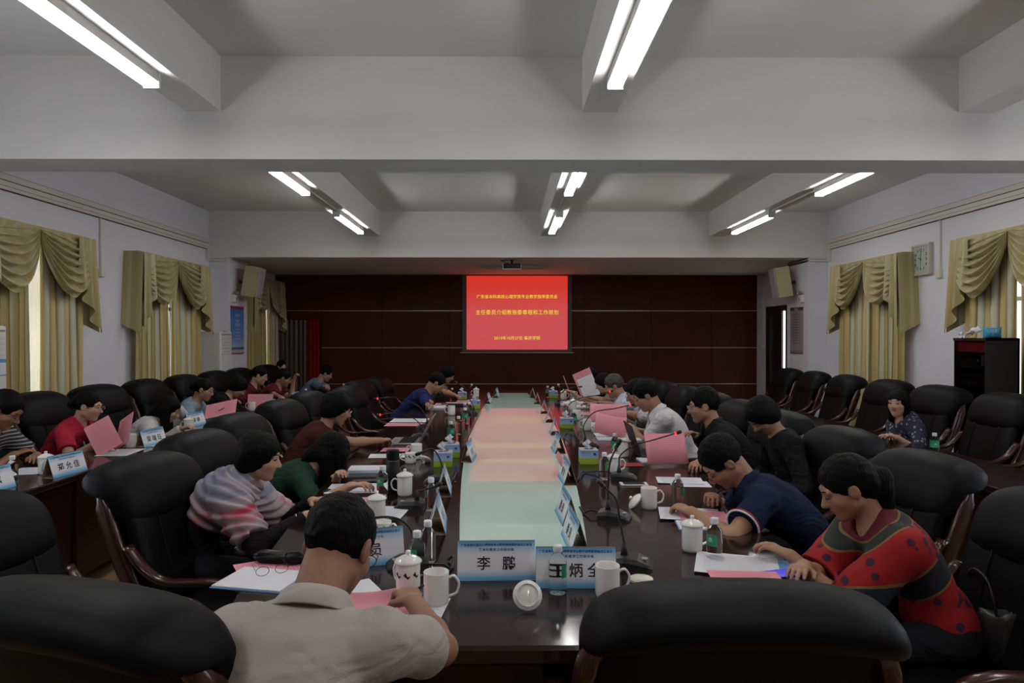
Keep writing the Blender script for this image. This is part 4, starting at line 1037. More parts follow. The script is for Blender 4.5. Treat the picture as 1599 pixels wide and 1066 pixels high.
nt.links.new(cr.outputs[0], b.inputs['Base Color'])
HDR1, HDR2 = '广东省本科高校心理学类专业教学指导委员会成立会议', '暨本科教学工作研讨会'
CW, CH, CD = .27, .128, .040
def place_card(lab, loc, rz, name, group='printed name tents', var=''):
    t = thing('name_card', lab, 'name card', loc, rz, group); sl = math.atan2(CD, CH)
    me_ = place_card.me
    if not me_:
        for s in (-1, 1):
            mb = MB(); n = (0, s * math.cos(sl), math.sin(sl)); a = [(-CW / 2, s * CD, 0), (CW / 2, s * CD, 0), (CW / 2, 0, CH), (-CW / 2, 0, CH)]
            if s > 0: a = [a[1], a[0], a[3], a[2]]
            bck = [(p[0], p[1] - s * .0016, p[2] - .0005) for p in a]
            mb.add(a, [(0, 1, 2, 3)], 0); mb.add(bck, [(3, 2, 1, 0)], 1); mb.add(a + bck, [(0, 4, 5, 1), (1, 5, 6, 2), (2, 6, 7, 3), (3, 7, 4, 0)], 1)
            me_.append(mb.mesh())
        me_.append(MB().box((-CW / 2, -CD, 0), (CW / 2, CD, .0012)).mesh())
        for m in me_[:2]: m.materials.append(M['card_print']); m.materials.append(M['brown_in'])
        me_[2].materials.append(M['brown_in'])
    link('front_face', me_[0], None, t); link('rear_face', me_[1], None, t); link('bottom_flap', me_[2], None, t)
    for s in (-1, 1):
        rot = (PI / 2 - sl, 0, 0) if s < 0 else (PI / 2 - sl, 0, PI)
        def P(h): k = h / CH; return (0, s * (CD * (1 - k) + .0012), h)
        if name: 
            o = text('lettering', name, .048, M['ink'], t, P(.052), rot, bold=.0007)
        o = text('lettering', HDR1, .0105, M['inkblue'], t, P(.113), rot, bold=.0002, width=.245); text('lettering', HDR2, .0105, M['inkblue'], t, P(.0975), rot, bold=.0002, width=.14, )
    return t
place_card.me = []
def sheet(lab, corners_c, w, l, rz, m='paper', z=TT, curl=0.0, tilt=(0, 0), name='paper_sheet', cat='paper', lines=True, group=None):
    """loose sheet: centre, width, length, turned rz degrees; curl bends it up along its width"""
    t = thing(name, lab, cat, (corners_c[0], corners_c[1], z + .0022), 0, group); t.rotation_euler = (math.radians(tilt[0]), math.radians(tilt[1]), math.radians(rz))
    def f(u, v, dz=0): 
        x, y = (u - .5) * w, (v - .5) * l; return (x, y, curl * ((2 * (u - .5)) ** 2) * w * .5 + dz)
    me = grid_mesh('s', lambda u, v: f(u, v), 10 if curl else 1, 1); o = link('leaf', me, M[m] if isinstance(m, str) else m, t, smooth=bool(curl))
    so = o.modifiers.new('thick', 'SOLIDIFY'); so.thickness = .0012; so.offset = 1
    if lines:
        mb = MB(); 
        for k in range(int(l / .013) - 3):
            y = l / 2 - .025 - k * .013
            for q in range(6):
                u0, u1 = .1 + q * .133, .1 + (q + 1) * .133 - (0 if q < 5 else random.random() * .06)
                a, b_ = f(u0, 0, .0017), f(u1, 0, .0017); mb.add([(a[0], y, a[2]), (b_[0], y, b_[2]), (b_[0], y + .0016, b_[2]), (a[0], y + .0016, a[2])], [(0, 1, 2, 3)])
        mb.build('printed_lines', M['line_' + ('pink' if m == 'pink' else 'white')], t)
    return t
M['line_white'] = mat('print_grey', (.30, .30, .34), .7); M['line_pink'] = mat('print_pink', (.42, .14, .17), .7)
def book(lab, c, w, l, h, rz, cover='blue_card', page='paper', z=TT, name='notebook', cat='notebook'):
    t = thing(name, lab, cat, (c[0], c[1], z), math.radians(rz))
    MB().box((-w / 2, -l / 2, 0), (w / 2, l / 2, .0025)).build('cover', M[cover], t); link('pages', rbox((w - .008, l - .008, h), .001, 1, (0, 0, .0025 + h / 2)), M[page], t)
    return t
def loose_lid(lab, loc, rot):
    t = thing('porcelain_cover', lab, 'mug cover', loc); t.rotation_euler = rot
    MB().lathe([(.0445, .0), (.0455, .003), (.040, .009), (.024, .017), (.012, .020), (.007, .024), (.009, .030), (.008, .035), (.0005, .037)], 32).build('lid_shell', M['porcelain'], t, smooth=True)
    MB().lathe([(.0445, 0), (.036, .0008), (.035, -.006), (.032, -.006), (.031, .003), (.022, .010), (.0005, .014)], 32, caps=False).build('lid_underside', M['porcelain'], t, smooth=True)
    return t
# ------------------------------------------------------------------ chairs : left wall row
for y, lab in ((3.85, 'chair just outside the left edge'), (4.70, 'chair of the person in the striped shirt'), (5.55, 'chair directly behind the red polo'), (6.35, 'chair between the red polo and the white blouse'), (7.20, 'chair behind the pale blue blazer'), (8.05, 'chair behind the pink folder reader in black'), (8.9, 'chair behind the dark red top with glasses'), (9.75, 'chair of the person in maroon'), (10.8, 'farthest chair, of the person in blue grey')):
    chair(-3.38, y, -90 + random.uniform(-4, 4), 'black leather ' + lab + ', left wall row', h=.965)
# right wall row
for y, lab in ((9.6, 'farthest chair, by the dark door'), (8.8, 'second farthest chair'), (7.95, 'empty chair left of the curtain'), (7.05, 'empty chair in front of the curtain'), (6.2, 'chair of the person in patterned navy'), (5.4, 'empty chair before the equipment cabinet'), (4.55, 'nearest chair, cut by the picture edge')):
    chair(3.54, y, 90 + random.uniform(-4, 4), 'black leather ' + lab + ', right wall row', h=.965)
# left row of the long table
for x, y, a, lab in ((-1.42, 2.24, -98, 'nearest left row chair at the picture edge'), (-1.24, 3.06, -100, 'left row chair holding a handbag'), (-1.36, 3.88, -98, 'left row chair behind the person in green'), (-1.48, 4.76, -98, 'left row chair behind the bespectacled person with fringe'),
                     (-1.52, 5.81, -98, 'left row chair past the bespectacled person'), (-1.54, 6.71, -98, 'left row chair second past the bespectacled person'), (-1.32, 7.46, -98, 'empty left row chair before the person in navy'), (-1.42, 8.46, -98, 'left row chair of the person in navy blue'), (-1.34, 9.31, -98, 'farthest left row chair, by the patterned blouse')):
    chair(x, y, a, 'black leather ' + lab)
# right row of the long table
for x, y, a, lab in ((1.5, 2.28, 97, 'chair behind the person in the red shawl'), (1.54, 3.14, 97, 'second right row chair, behind the navy polo person'), (1.58, 4.01, 97, 'third right row chair, behind the person in black'), (1.58, 4.91, 97, 'right row chair behind the person in black with glasses'), (1.58, 5.76, 97, 'right row chair behind the nearest white shirt'),
                     (1.58, 6.61, 97, 'right row chair of the second white shirt'), (1.54, 7.46, 97, 'right row chair of the greying person'), (1.48, 8.26, 97, 'right row chair of the person in pale pink'), (1.42, 9.06, 97, 'farthest right row chair, of the person raising papers')):
    chair(x, y, a, 'black leather ' + lab)
# near end, backs to the camera
chair(.485, 1.80, -2, 'black leather chair with its back to the camera, near right of centre', h=.925)
chair(-.76, 1.79, -16, 'black leather chair with its back to the camera, bottom left corner', h=.925)

# ------------------------------------------------------------------ people
M['shawl'] = mat('pink_grey_shawl', (.3, .2, .22), .85)
nt = M['shawl'].node_tree; b = nt.nodes['Principled BSDF']; tc = nt.nodes.new('ShaderNodeTexCoord'); nz = nt.nodes.new('ShaderNodeTexNoise'); nz.inputs['Scale'].default_value = 3.2; nz.inputs['Detail'].default_value = 2; nz.inputs['Distortion'].default_value = 1.2
mp = nt.nodes.new('ShaderNodeMapping'); mp.inputs['Scale'].default_value = (1, 1, 2.2); nt.links.new(tc.outputs['Object'], mp.inputs[0]); nt.links.new(mp.outputs[0], nz.inputs[0])
cr = nt.nodes.new('ShaderNodeValToRGB'); el = cr.color_ramp.elements; el[0].position = .36; el[0].color = (.20, .20, .28, 1); el[1].position = .74; el[1].color = (.42, .04, .09, 1)
for p_, c_ in ((.44, (.36, .30, .33)), (.58, (.38, .30, .33)), (.67, (.42, .15, .19))): k_ = el.new(p_); k_.color = (*c_, 1)
nt.links.new(nz.outputs['Fac'], cr.inputs[0]); nt.links.new(cr.outputs[0], b.inputs['Base Color'])
M['poncho'] = mat('red_patterned_cloth', (.30, .006, .008), .85)
nt = M['poncho'].node_tree; b = nt.nodes['Principled BSDF']; tc = nt.nodes.new('ShaderNodeTexCoord')
vd = nt.nodes.new('ShaderNodeVectorMath'); vd.operation = 'DISTANCE'; vd.inputs[1].default_value = (-.33, .02, 1.02)
nt.links.new(tc.outputs['Object'], vd.inputs[0])
cr = nt.nodes.new('ShaderNodeValToRGB'); cr.color_ramp.interpolation = 'CONSTANT'; el = cr.color_ramp.elements
RED = (.30, .006, .008); DG = (.022, .030, .024); GO = (.20, .12, .04); el[0].position = 0; el[0].color = (.10, .006, .012, 1); el[1].position = 1; el[1].color = (*RED, 1)
for p_, c_ in ((.165, GO), (.172, DG), (.212, GO), (.219, RED), (.335, GO), (.342, (.014, .02, .028)), (.415, GO), (.422, RED)): k_ = el.new(p_); k_.color = (*c_, 1)
nt.links.new(vd.outputs['Value'], cr.inputs[0])
vo = nt.nodes.new('ShaderNodeTexVoronoi'); vo.inputs['Scale'].default_value = 19; nt.links.new(tc.outputs['Object'], vo.inputs[0])
mx = nt.nodes.new('ShaderNodeMix'); mx.data_type = 'RGBA'; lt = nt.nodes.new('ShaderNodeMath'); lt.operation = 'LESS_THAN'; lt.inputs[1].default_value = .30; nt.links.new(vo.outputs['Distance'], lt.inputs[0])
nt.links.new(lt.outputs[0], mx.inputs[0]); nt.links.new(cr.outputs[0], mx.inputs[6]); mx.inputs[7].default_value = (.045, .012, .035, 1); nt.links.new(mx.outputs[2], b.inputs['Base Color'])
def cl(n, c, **k): return cloth(n, c, **k)
P = {}
SK, SP, SD = 'skin', 'skin_pale', 'skin_dark'
def hd(px, py, d): return W(px, py, d)
# near end, back to camera
c = cl('beige_polo', (.42, .385, .35), bump=.35)
P['polo'] = person('person in beige polo shirt seen from behind, writing at the near table end', hd(530, 855, 1.66), -6, -18, 36, 0, (Vector((-.262, 1.93, .845)), T(470, 940, .80)), SD, 'thin', c, 'short', .0045, 1.0, collar=(cl('beige_collar', (.43, .395, .36)), 'polo'), glasses=M['black'], curl=(.75, .5), elbow_out=(.8, .5), hip_shift=-.02, nfw=.045)
# left row
P['shawl'] = person('person in pink and grey shawl with short black hair, looking right', hd(408, 712, 3.3), -82, -86, 14, 0, (W(478, 805, 3.1), W(488, 782, 3.35)), SP, 'bob', cl('dark_top', (.012, .01, .012)), 'long', .006, .97, True, curl=.9, lean_max=35, shawl=M['shawl'])
P['green'] = person('person in dark green top with long black hair, bent over notes', hd(520, 706, 4.1), -85, -80, 48, 0, (T(548, 770) + Vector((0, 0, .04)), T(535, 752) + Vector((-.03, 0, .035))), SP, 'long', cl('dark_green', (.012, .042, .028)), 'three', .0065, .97, True, curl=.6, neck='v', lean_max=50)
P['fringe'] = person('person with glasses and black fringe reaching right across the table', hd(528, 637, 4.9), -80, -76, 22, 0, (T(598, 700) + Vector((0, 0, .06)), T(575, 700) + Vector((-.02, .1, .04))), SK, 'bob', cl('dark_red_top', (.06, .012, .012)), 'short', .0065, .98, True, glasses=True, curl=.9, lean_max=42)
P['blue'] = person('person in navy blue shirt bent over a white booklet in the far left row', hd(682, 598, 8.5), -88, -85, 40, 0, (T(668, 640) + Vector((0, 0, .06)), T(672, 636) + Vector((0, 0, .06))), SK, 'short', cl('navy_shirt', (.012, .022, .10)), 'long', .009, lean_max=50)
P['pattern'] = person('person in pale patterned blouse at the far left end of the table', hd(700, 584, 9.35), -88, -85, 34, 0, (T(722, 629) + Vector((0, 0, .05)), T(716, 627) + Vector((0, 0, .05))), SK, 'bob', cl('pale_pattern', (.20, .16, .14), var=.5), 'short', .009, .95, True, lean_max=45)
# right row
P['red'] = person('person in red patterned shawl with tied black hair, touching a phone', hd(1322, 762, 2.5), 86, 82, 30, 0, (T(1240, 893) + Vector((.02, -.05, .035)), T(1235, 893) + Vector((.03, .06, .035))), SK, 'tied', M['poncho'], 'wide', .005, .98, True, curl=(.35, .5), elbow_out=(.5, .2), lean_max=30)
P['navy'] = person('person in navy polo with red and white trim, bent low writing', hd(1128, 722, 3.25), 78, 96, 48, 0, (T(1110, 800) + Vector((.05, .1, .04)), Vector((.84, 3.10, .80))), SK, 'short', cl('navy_polo', (.008, .014, .045)), 'short', .0052, 1.0, collar=(cl('navy_collar', (.008, .014, .045)), 'polo'), glasses=M['black'], curl=.8, elbow_out=(.5, 1.2), lean_max=62, trim=(M['paper'], M['redcover']))
P['clip'] = person('person in black with black hair, head bowed behind the navy polo', hd(1190, 650, 4.25), 92, 110, 50, 0, (None, None), SK, 'bob', cl('black_top', (.010, .009, .010)), 'long', .008, .96, True, lean_max=15)
P['black'] = person('person in black shirt with glasses and short hair, looking left', hd(1098, 634, 4.9), 88, 84, 10, 0, (T(1092, 700) + Vector((0, 0, .10)), T(1080, 738) + Vector((.04, 0, .04))), SK, 'brush', cl('black_shirt', (.009, .009, .010)), 'long', .006, 1.0, collar=(cl('black_collar', (.012, .012, .013)), 'shirt'), glasses=True, curl=.55, lean_max=45)
ws = cl('white_shirt', (.70, .68, .70)); wsc = cl('white_collar', (.72, .70, .72))
P['white1'] = person('person in white short sleeved shirt with black watch, reading closely, right row', hd(1008, 618, 5.6), 86, 88, 30, 0, (T(985, 679) + Vector((0, .05, .05)), T(985, 679) + Vector((.0, -.05, .07))), SK, 'short', ws, 'short', .006, 1.0, collar=(wsc, 'shirt'), curl=.6, elbow_out=(.5, .6), lean_max=55)
P['white2'] = person('person in white shirt with glasses behind the nearer white shirt', hd(994, 614, 6.4), 86, 88, 24, 0, (T(970, 660) + Vector((0, .05, .05)), T(968, 655) + Vector((.0, -.05, .08))), SK, 'short', ws, 'short', .0075, 1.0, collar=(wsc, 'shirt'), glasses=True, curl=.6, lean_max=55)
P['grey'] = person('person with greying hair in pale blue shirt in the right row', hd(958, 603, 7.4), 86, 88, 22, 0, (T(928, 640) + Vector((0, .05, .06)), T(926, 637) + Vector((.0, -.05, .07))), SK, 'short', cl('pale_blue_shirt', (.50, .55, .68)), 'short', .008, 1.0, collar=(cl('pale_blue_collar', (.50, .55, .68)), 'shirt'), curl=.6, hairm='hair_grey', lean_max=50)
P['pink'] = person('person in pale pink top between the greying person and raised papers', hd(941, 598, 8.2), 88, 90, 26, 0, (T(916, 630) + Vector((0, .05, .06)), T(914, 628) + Vector((.0, -.05, .07))), SP, 'bob', cl('pale_pink_top', (.38, .24, .20)), 'short', .009, .95, True, curl=.6, lean_max=45)
P['raise'] = person('person in black at the far right end holding up pink and white papers', hd(919, 588, 9.0), 88, 92, 14, 0, (W(921, 610, 9.1), W(893, 612, 8.75)), SK, 'bob', cl('black_blouse', (.01, .009, .01)), 'short', .009, .95, True, curl=.7, elbow_out=(.2, .3), lean_max=30)
o = MB().lathe([(.018, -.012), (.026, -.006), (.026, .006), (.018, .012)], 16).build('hair_tie', mat('hair_tie_red', (.6, .01, .01), .4), P['red']['root'], smooth=True); o.location = P['red']['h'](0, -.125, -.035)
# left wall row
M['stripe'] = mat('striped_shirt', (.5, .5, .5), .8)
nt, b, cr, ma = ramp(M['stripe'], 'Object', 2, [(0, (.012, .012, .016)), (.49, (.012, .012, .016)), (.51, (.30, .30, .29)), (1, (.30, .30, .29))], 'CONSTANT', scale=42.0)
cr.color_ramp.elements[1].position = .62 if len(cr.color_ramp.elements) > 3 else .6; cr.color_ramp.elements[2].position = .63
fr = nt.nodes.new('ShaderNodeMath'); fr.operation = 'FRACT'; nt.links.new(ma.outputs[0], fr.inputs[0]); nt.links.new(fr.outputs[0], cr.inputs[0]); nt.links.new(cr.outputs[0], b.inputs['Base Color'])
P['stripe'] = person('person in black and white striped shirt at the left picture edge', hd(12, 640, 4.45), -88, -84, 34, 0, (T(22, 722) + Vector((0, 0, .05)), T(60, 722) + Vector((0, .0, .05))), SD, 'short', M['stripe'], 'short', .006, 1.0, glasses=M['black'], curl=.5, lean_max=45, elbow_out=(.3, .8))
rp = cl('red_polo', (.42, .02, .045))
P['redpolo'] = person('person in bright red polo reading a pink folder in the left wall row', hd(141, 634, 5.3), -86, -82, 12, 0, (W(160, 686, 5.05), W(166, 672, 5.4)), SP, 'bun', rp, 'short', .006, .98, True, collar=(cl('red_collar', (.42, .02, .045)), 'polo'), glasses=True, curl=.5, lean_max=28)
P['white'] = person('person in white blouse with long black hair resting head on hand', hd(266, 638, 6.2), -80, -76, 30, 0, (T(284, 678) + Vector((0, 0, .05)), W(277, 634, 6.35)), SP, 'long', cl('white_blouse', (.60, .57, .58)), 'long', .0075, .97, True, curl=.8, elbow_out=(.3, .2), lean_max=42)
P['blazer'] = person('person in pale blue blazer with glasses beside the white blouse', hd(320, 608, 7.05), -86, -84, 18, 0, (W(336, 645, 6.8), W(342, 640, 7.2)), SK, 'bun', cl('pale_blue_blazer', (.20, .29, .34)), 'long', .0075, .97, True, glasses=True, neck='v', curl=.6, lean_max=30)
P['vneck'] = person('person in black v neck top with bowed head behind a pink sheet', hd(374, 604, 7.9), -86, -82, 46, 0, (W(408, 640, 7.8), W(404, 640, 8.0)), SP, 'bob', cl('black_vneck', (.01, .01, .01)), 'long', .009, .96, True, neck='v', curl=.6, lean_max=40)
P['darkred'] = person('person in dark red top with glasses and pulled back hair', hd(407, 586, 8.7), -86, -84, 22, 0, (None, None), SP, 'bun', cl('dark_red_blouse', (.07, .010, .015)), 'short', .009, .97, True, glasses=True, lean_max=30)
P['maroon'] = person('person in maroon polo resting face against a raised fist', hd(445, 590, 9.5), -86, -84, 22, 0, (T(432, 630) + Vector((.1, 0, .05)), W(459, 594, 9.5)), SK, 'short', cl('maroon_polo', (.12, .015, .022)), 'short', .009, 1.0, curl=1.1, elbow_out=(.4, .1), lean_max=38)
P['denim'] = person('person in blue grey shirt at the far end of the left side table', hd(510, 583, 11.0), -86, -84, 26, 0, (T(530, 617) + Vector((0, 0, .08)), T(526, 615) + Vector((0, 0, .08))), SK, 'short', cl('denim_shirt', (.13, .19, .27)), 'long', .009, 1.0, curl=.6, lean_max=40)
P['back'] = person('person far back by the brown doorway curtain, mostly hidden', hd(441, 572, 12.2), -120, -125, 5, 0, (None, None), SP, 'bun', cl('black_far_top', (.012, .012, .014)), 'long', .011, .95, True, lean_max=15, detail=False)
# right wall row
M['leafy'] = mat('navy_leaf_blouse', (.015, .018, .05), .8)
nt = M['leafy'].node_tree; b = nt.nodes['Principled BSDF']; tc = nt.nodes.new('ShaderNodeTexCoord'); vo = nt.nodes.new('ShaderNodeTexVoronoi'); vo.inputs['Scale'].default_value = 34
mp = nt.nodes.new('ShaderNodeMapping'); mp.inputs['Scale'].default_value = (1, 1, .6); nt.links.new(tc.outputs['Object'], mp.inputs[0]); nt.links.new(mp.outputs[0], vo.inputs['Vector'])
cr = nt.nodes.new('ShaderNodeValToRGB'); cr.color_ramp.elements[0].position = .26; cr.color_ramp.elements[0].color = (.26, .25, .27, 1); cr.color_ramp.elements[1].position = .33; cr.color_ramp.elements[1].color = (.012, .014, .038, 1)
nt.links.new(vo.outputs['Distance'], cr.inputs[0]); nt.links.new(cr.outputs[0], b.inputs['Base Color'])
P['leaf'] = person('person in navy leaf patterned blouse with shoulder length hair facing the camera', hd(1405, 630, 5.7), 92, 128, 2, 0, (T(1390, 690) + Vector((.05, .05, .04)), T(1388, 690) + Vector((.05, -.05, .04))), SP, 'shoulder', M['leafy'], 'three', .0055, .95, True, curl=.4, lean_max=12)
# ------------------------------------------------------------------ name tents
place_card('front name tent with two large characters, left of the near pair', T(775, 901), math.radians(1.5), '李   鹏')
place_card('front name tent partly hidden by bottle and mug, right of the near pair', T(899, 913), math.radians(-1), '王 炳 全')
for (x, y), lab in (((908, 858), 'nearest on the right glass edge'), ((894, 816), 'second on the right glass edge'), ((893, 755), 'third on the right, behind a leaning pink booklet'), ((877, 707), 'fourth on the right glass edge'), ((871, 678.6), 'fifth on the right glass edge'), ((862, 659), 'sixth on the right glass edge'), ((853, 645.5), 'seventh on the right glass edge'), ((842, 630.5), 'eighth on the right glass edge'), ((834, 621), 'farthest on the right glass edge')):
    p = T(x, y); place_card('blue and white name tent, ' + lab, p + Vector((-.02, .06, .0035 if x < 900 else 0)), math.radians(90 + (3 if y > 700 else -3)), '委 员')
for (x, y), lab, dx in (((681, 828), 'nearest on the left, beside a gooseneck microphone', 0), ((692, 771), 'second on the left, beside two tissue boxes', 0), ((731, 720), 'third on the left, on the glass corner', 0), ((762, 630), 'second farthest on the left glass edge', 0), ((775, 621), 'farthest on the left glass edge', 0)):
    p = T(x, y); place_card('blue and white name tent, ' + lab, p + Vector((0, .06, .0035 if y < 725 else 0)), math.radians(-90 + (4 if y > 740 else -4)), '委 员')
place_card('name tent seen from its pale side beyond the beige polo', T(578, 884) + Vector((-.02, .03, 0)), math.radians(200), '委 员')
for (x, y), lab, nm, a in (((122, 739), 'name tent with three characters before the red polo', '郑 允 佳', 82), ((252, 694), 'name tent before the white blouse', '梁 瑞 珏', 82), ((316, 664), 'name tent before the pale blue blazer', '李 婷', 82), ((6, 766), 'name tent cut by the left picture edge', '王 滨', 84), ((433, 641), 'name tent behind the pink folder in the left wall row', '委 员', 88), ((470, 627), 'name tent before the person in maroon', '委 员', 88)):
    p = T(x, y); place_card('blue and white ' + lab, p + Vector((-.07, 0, 0)), math.radians(a), nm)
# ------------------------------------------------------------------ mugs, lids, cups
g = 'white porcelain mugs'
mug('plain white mug without lid at the near left, handle to the right', T(681, 943), 0, g)
mug('lidded white mug behind the hand of the beige polo', T(637, 926), 2.4, g, 'lidpat')
mug('lidded white mug before the pink shawl', T(588, 814), PI * .95, g, 'lid')
mug('small patterned cup between the lidded mug and near bottles', T(597, 839), -.3, g, 'cup')
mug('lidded white mug beside the black flask', T(632, 773), PI, g, 'lid')
mug('tall white mug behind the small patterned cup, left side', T(650, 716), PI, g)
mug('small patterned cup in front of the tall white mug, left side', T(641, 722.5), PI, g, 'cup')
mug('white mug before the person in navy shirt, far left', T(705, 648), PI, g)
mug('small patterned cup beside the far left tissue box', T(738, 632), PI, g, 'cup')
mug('lidded white mug at the far left end of the glass', T(743.5, 619.5), PI, g, 'lid')
mug('lidded white mug beside the person in striped shirt', T(74, 739), -PI * .4, g, 'lid')
mug('white mug without lid before the red polo', T(206, 698), PI, g)
mug('lidded white mug before the white blouse', T(296, 673), PI, g, 'lid')
mug('white mug before the maroon polo, left side table', T(394, 641), PI, g)
mug('white mug standing alone at right before the navy polo', T(1014, 794), 0, g)
mug('lidded white mug beside a bottle before the red shawl', T(1082, 861), .1, g, 'lid')
mug('tall white mug in front of the near right name tent', T(949, 932), 0, g)
mug('lidded white mug behind a bottle and gooseneck microphone, right', T(959, 740), .1, g, 'lid')
mug('white mug with its lid leaning open by the right laptop', T(974, 713), PI, g)
mug('white mug behind the small patterned cup, right side', T(917, 672), PI, g)
mug('small patterned cup beside the white mug, right side', T(930, 675), 0, g, 'cup')
mug('white mug before the greying person, far right', T(901, 656), 0, g)
mug('lidded white mug far right, beside folders', T(895, 640), 0, g, 'lid')
mug('lidded white mug at the far right end of the glass', T(880, 624), 0, g, 'lid')
mug('small white cup at the far right end, by the raised papers', T(894, 618), 0, g, 'cup')
loose_lid('porcelain mug lid tipped up on the bare near table', T(824, 955) + Vector((0, .01, .045)), (math.radians(-122), math.radians(-6), math.radians(8)))
loose_lid('porcelain mug lid leaning on the lone right mug', T(999, 793) + Vector((-.02, .0, .030)), (math.radians(4), math.radians(-50), 0))
loose_lid('porcelain mug lid lying before the red polo', T(177, 704) + Vector((0, 0, .012)), (math.radians(170), 0, 0))
loose_lid('porcelain mug lid on the open mug by the right laptop', T(975, 713) + Vector((.01, 0, .11)), (0, math.radians(14), 0))
loose_lid('porcelain mug lid lying upside down beside the left tissue boxes', T(664, 723) + Vector((0, 0, .03)), (math.radians(150), math.radians(20), 0))
t = thing('saucer_cup', 'cream porcelain lid just beyond the near right chair back', 'lid', T(1002, 910)); MB().lathe([(.034, 0), (.040, .004), (.041, .012), (.040, .014), (.036, .012), (.001, .010)], 30).build('cream_lid', M['cream'], t, smooth=True)
# ------------------------------------------------------------------ bottles
g = 'clear water bottles with green labels'
bottle('clear water bottle before the near right name tent', T(871, 926), -.35, g)
bottle('clear water bottle with green label, front one of the near left pair', T(651, 898), -2.3, g)
bottle('unlabelled clear water bottle, rear one of the near left pair', T(668, 878), 0, g, 'bare')
bottle('unlabelled clear water bottle beside the nearest left name tent', T(673, 796), 0, g, 'bare')
bottle('clear water bottle with green label beside the black flask', T(597, 773), -2.0, g)
bottle('clear water bottle just behind the rear tissue box', T(704, 688), -1.2, g, 'full')
bottle('clear water bottle beyond the rear tissue box, second', T(716, 678), -1.5, g, 'bare')
bottle('clear water bottle beyond the rear tissue box, third', T(726, 662), -1.2, g, 'full')
bottle('clear water bottle beyond the rear tissue box, fourth', T(733, 651), -1.2, g, 'bare')
bottle('clear water bottle before the patterned blouse', T(706, 624), -1.2, g)
bottle('clear water bottle at the far left, beside the lidded mug', T(736.5, 616), -1.2, g, 'bare')
bottle('clear water bottle before the red shawl, beside a lidded mug', T(1117, 874), -2.4, g)
bottle('clear water bottle before the navy polo', T(1059, 790), -.5, g)
bottle('clear water bottle beside the right tissue box', T(944, 748), -.7, g)
bottle('clear water bottle with wide green label by the right laptop', T(961, 711), -1.4, g, 'full')
bottle('clear water bottle among the right row before the greying person', T(868, 652) + Vector((.1, 0, 0)), -1.2, g)
bottle('clear water bottle beside the small right tissue box', T(896, 667), -1.2, g, 'full')
bottle('clear water bottle at the far right, beside the tissue box', T(850 + 3, 620) + Vector((.02, 0, 0)), -1.2, g, 'full')
bottle('clear water bottle at the far right before the raised papers', T(872, 616), -1.2, g, 'bare')
bottle('clear water bottle alone on the right side table', T(1463, 711), -1.9, g, 'full')
bottle('clear water bottle at the left edge beside the lidded mug', T(22, 753), 1, g, 'bare')
bottle('clear water bottle before the person in maroon', T(478, 625), -1, g)
bottle('clear water bottle before the person in blue grey', T(537, 615.5), -1, g)
# ------------------------------------------------------------------ tissue boxes
tissue_box('blue and green tissue box on the right before the open pink booklet', T(919, 723), .02, 'blue and green tissue boxes')
tissue_box('blue and green tissue box on the left, front one of two', T(692, 727), .05, 'blue and green tissue boxes')
tissue_box('blue and green tissue box on the left, rear one of two', T(704, 713), .1, 'blue and green tissue boxes')
tissue_box('blue and green tissue box at the far left beside cups', T(742, 637), .05, 'blue and green tissue boxes')
tissue_box('blue and green tissue box at the farthest left', T(722, 623), .05, 'blue and green tissue boxes')
tissue_box('small blue and green tissue box beside right name tents', T(885, 668), .02, 'blue and green tissue boxes')
tissue_box('blue and green tissue box at the far right', T(864, 621), .02, 'blue and green tissue boxes')
t = tissue_box('blue and green tissue box on the far left side table', T(544, 616), .1, 'blue and green tissue boxes')
# ------------------------------------------------------------------ microphones
nr, fl_ = math.radians(-90), math.radians(90)
mic('black gooseneck microphone at the near left, neck reaching toward beige polo', T(636, 884), fl_ + .25, [(0, .0, .15), (0, .07, .185), (0, .20, .175), (0, .27, .15)])
mic('black gooseneck microphone beside the nearest left name tent', T(642, 792), fl_ - .2, [(-.02, -.1, .10), (-.04, -.14, .12)], False)
mic('black gooseneck microphone before the left tissue boxes', T(683, 752), fl_, [(0, -.01, .14), (0, .03, .19), (0, .09, .17)], False)
mic('black gooseneck microphone beside the laptop on the left', T(655, 683), fl_, [(0, .05, .16), (0, .2, .2), (0, .32, .19)])
mic('black gooseneck microphone before the empty left chair', T(662, 668), fl_, [(0, .05, .2), (0, .25, .28), (0, .42, .27)])
mic('black gooseneck microphone near the far left tissue box', T(735, 646), fl_, [(0, .02, .18), (0, .06, .28), (0, .14, .33)], False)
mic('black gooseneck microphone beside the near right name tent', T(988, 884), nr - .25, [(0, -.045, .16), (0, -.06, .24), (0, -.10, .28)], False)
mic('black gooseneck microphone second from the near end, right', T(960, 810), nr - .3, [(0, -.03, .16), (0, -.02, .26), (0, .01, .33)], False)
mic('black gooseneck microphone arching to the open pink booklet', T(975, 748), nr - .2, [(0, -.02, .14), (0, .06, .20), (0, .17, .235), (0, .29, .275)])
mic('black gooseneck microphone arching before the nearest white shirt', T(920, 697), nr, [(0, -.04, .16), (0, .04, .26), (0, .2, .29), (0, .31, .315)])
mic('black gooseneck microphone arching before the greying person', T(890, 655), nr, [(0, .0, .16), (0, .12, .22), (0, .3, .25), (0, .40, .28)])
mic('black gooseneck microphone at the far right end', T(876, 632), nr, [(0, .0, .14), (0, .08, .2), (0, .22, .22)], False)
def cable(lab, pts):
    o = MB().tube(spline(pts, 5), .0045, 7).build('microphone_cable', M['black'], smooth=True); return tag(o, lab, 'cable')
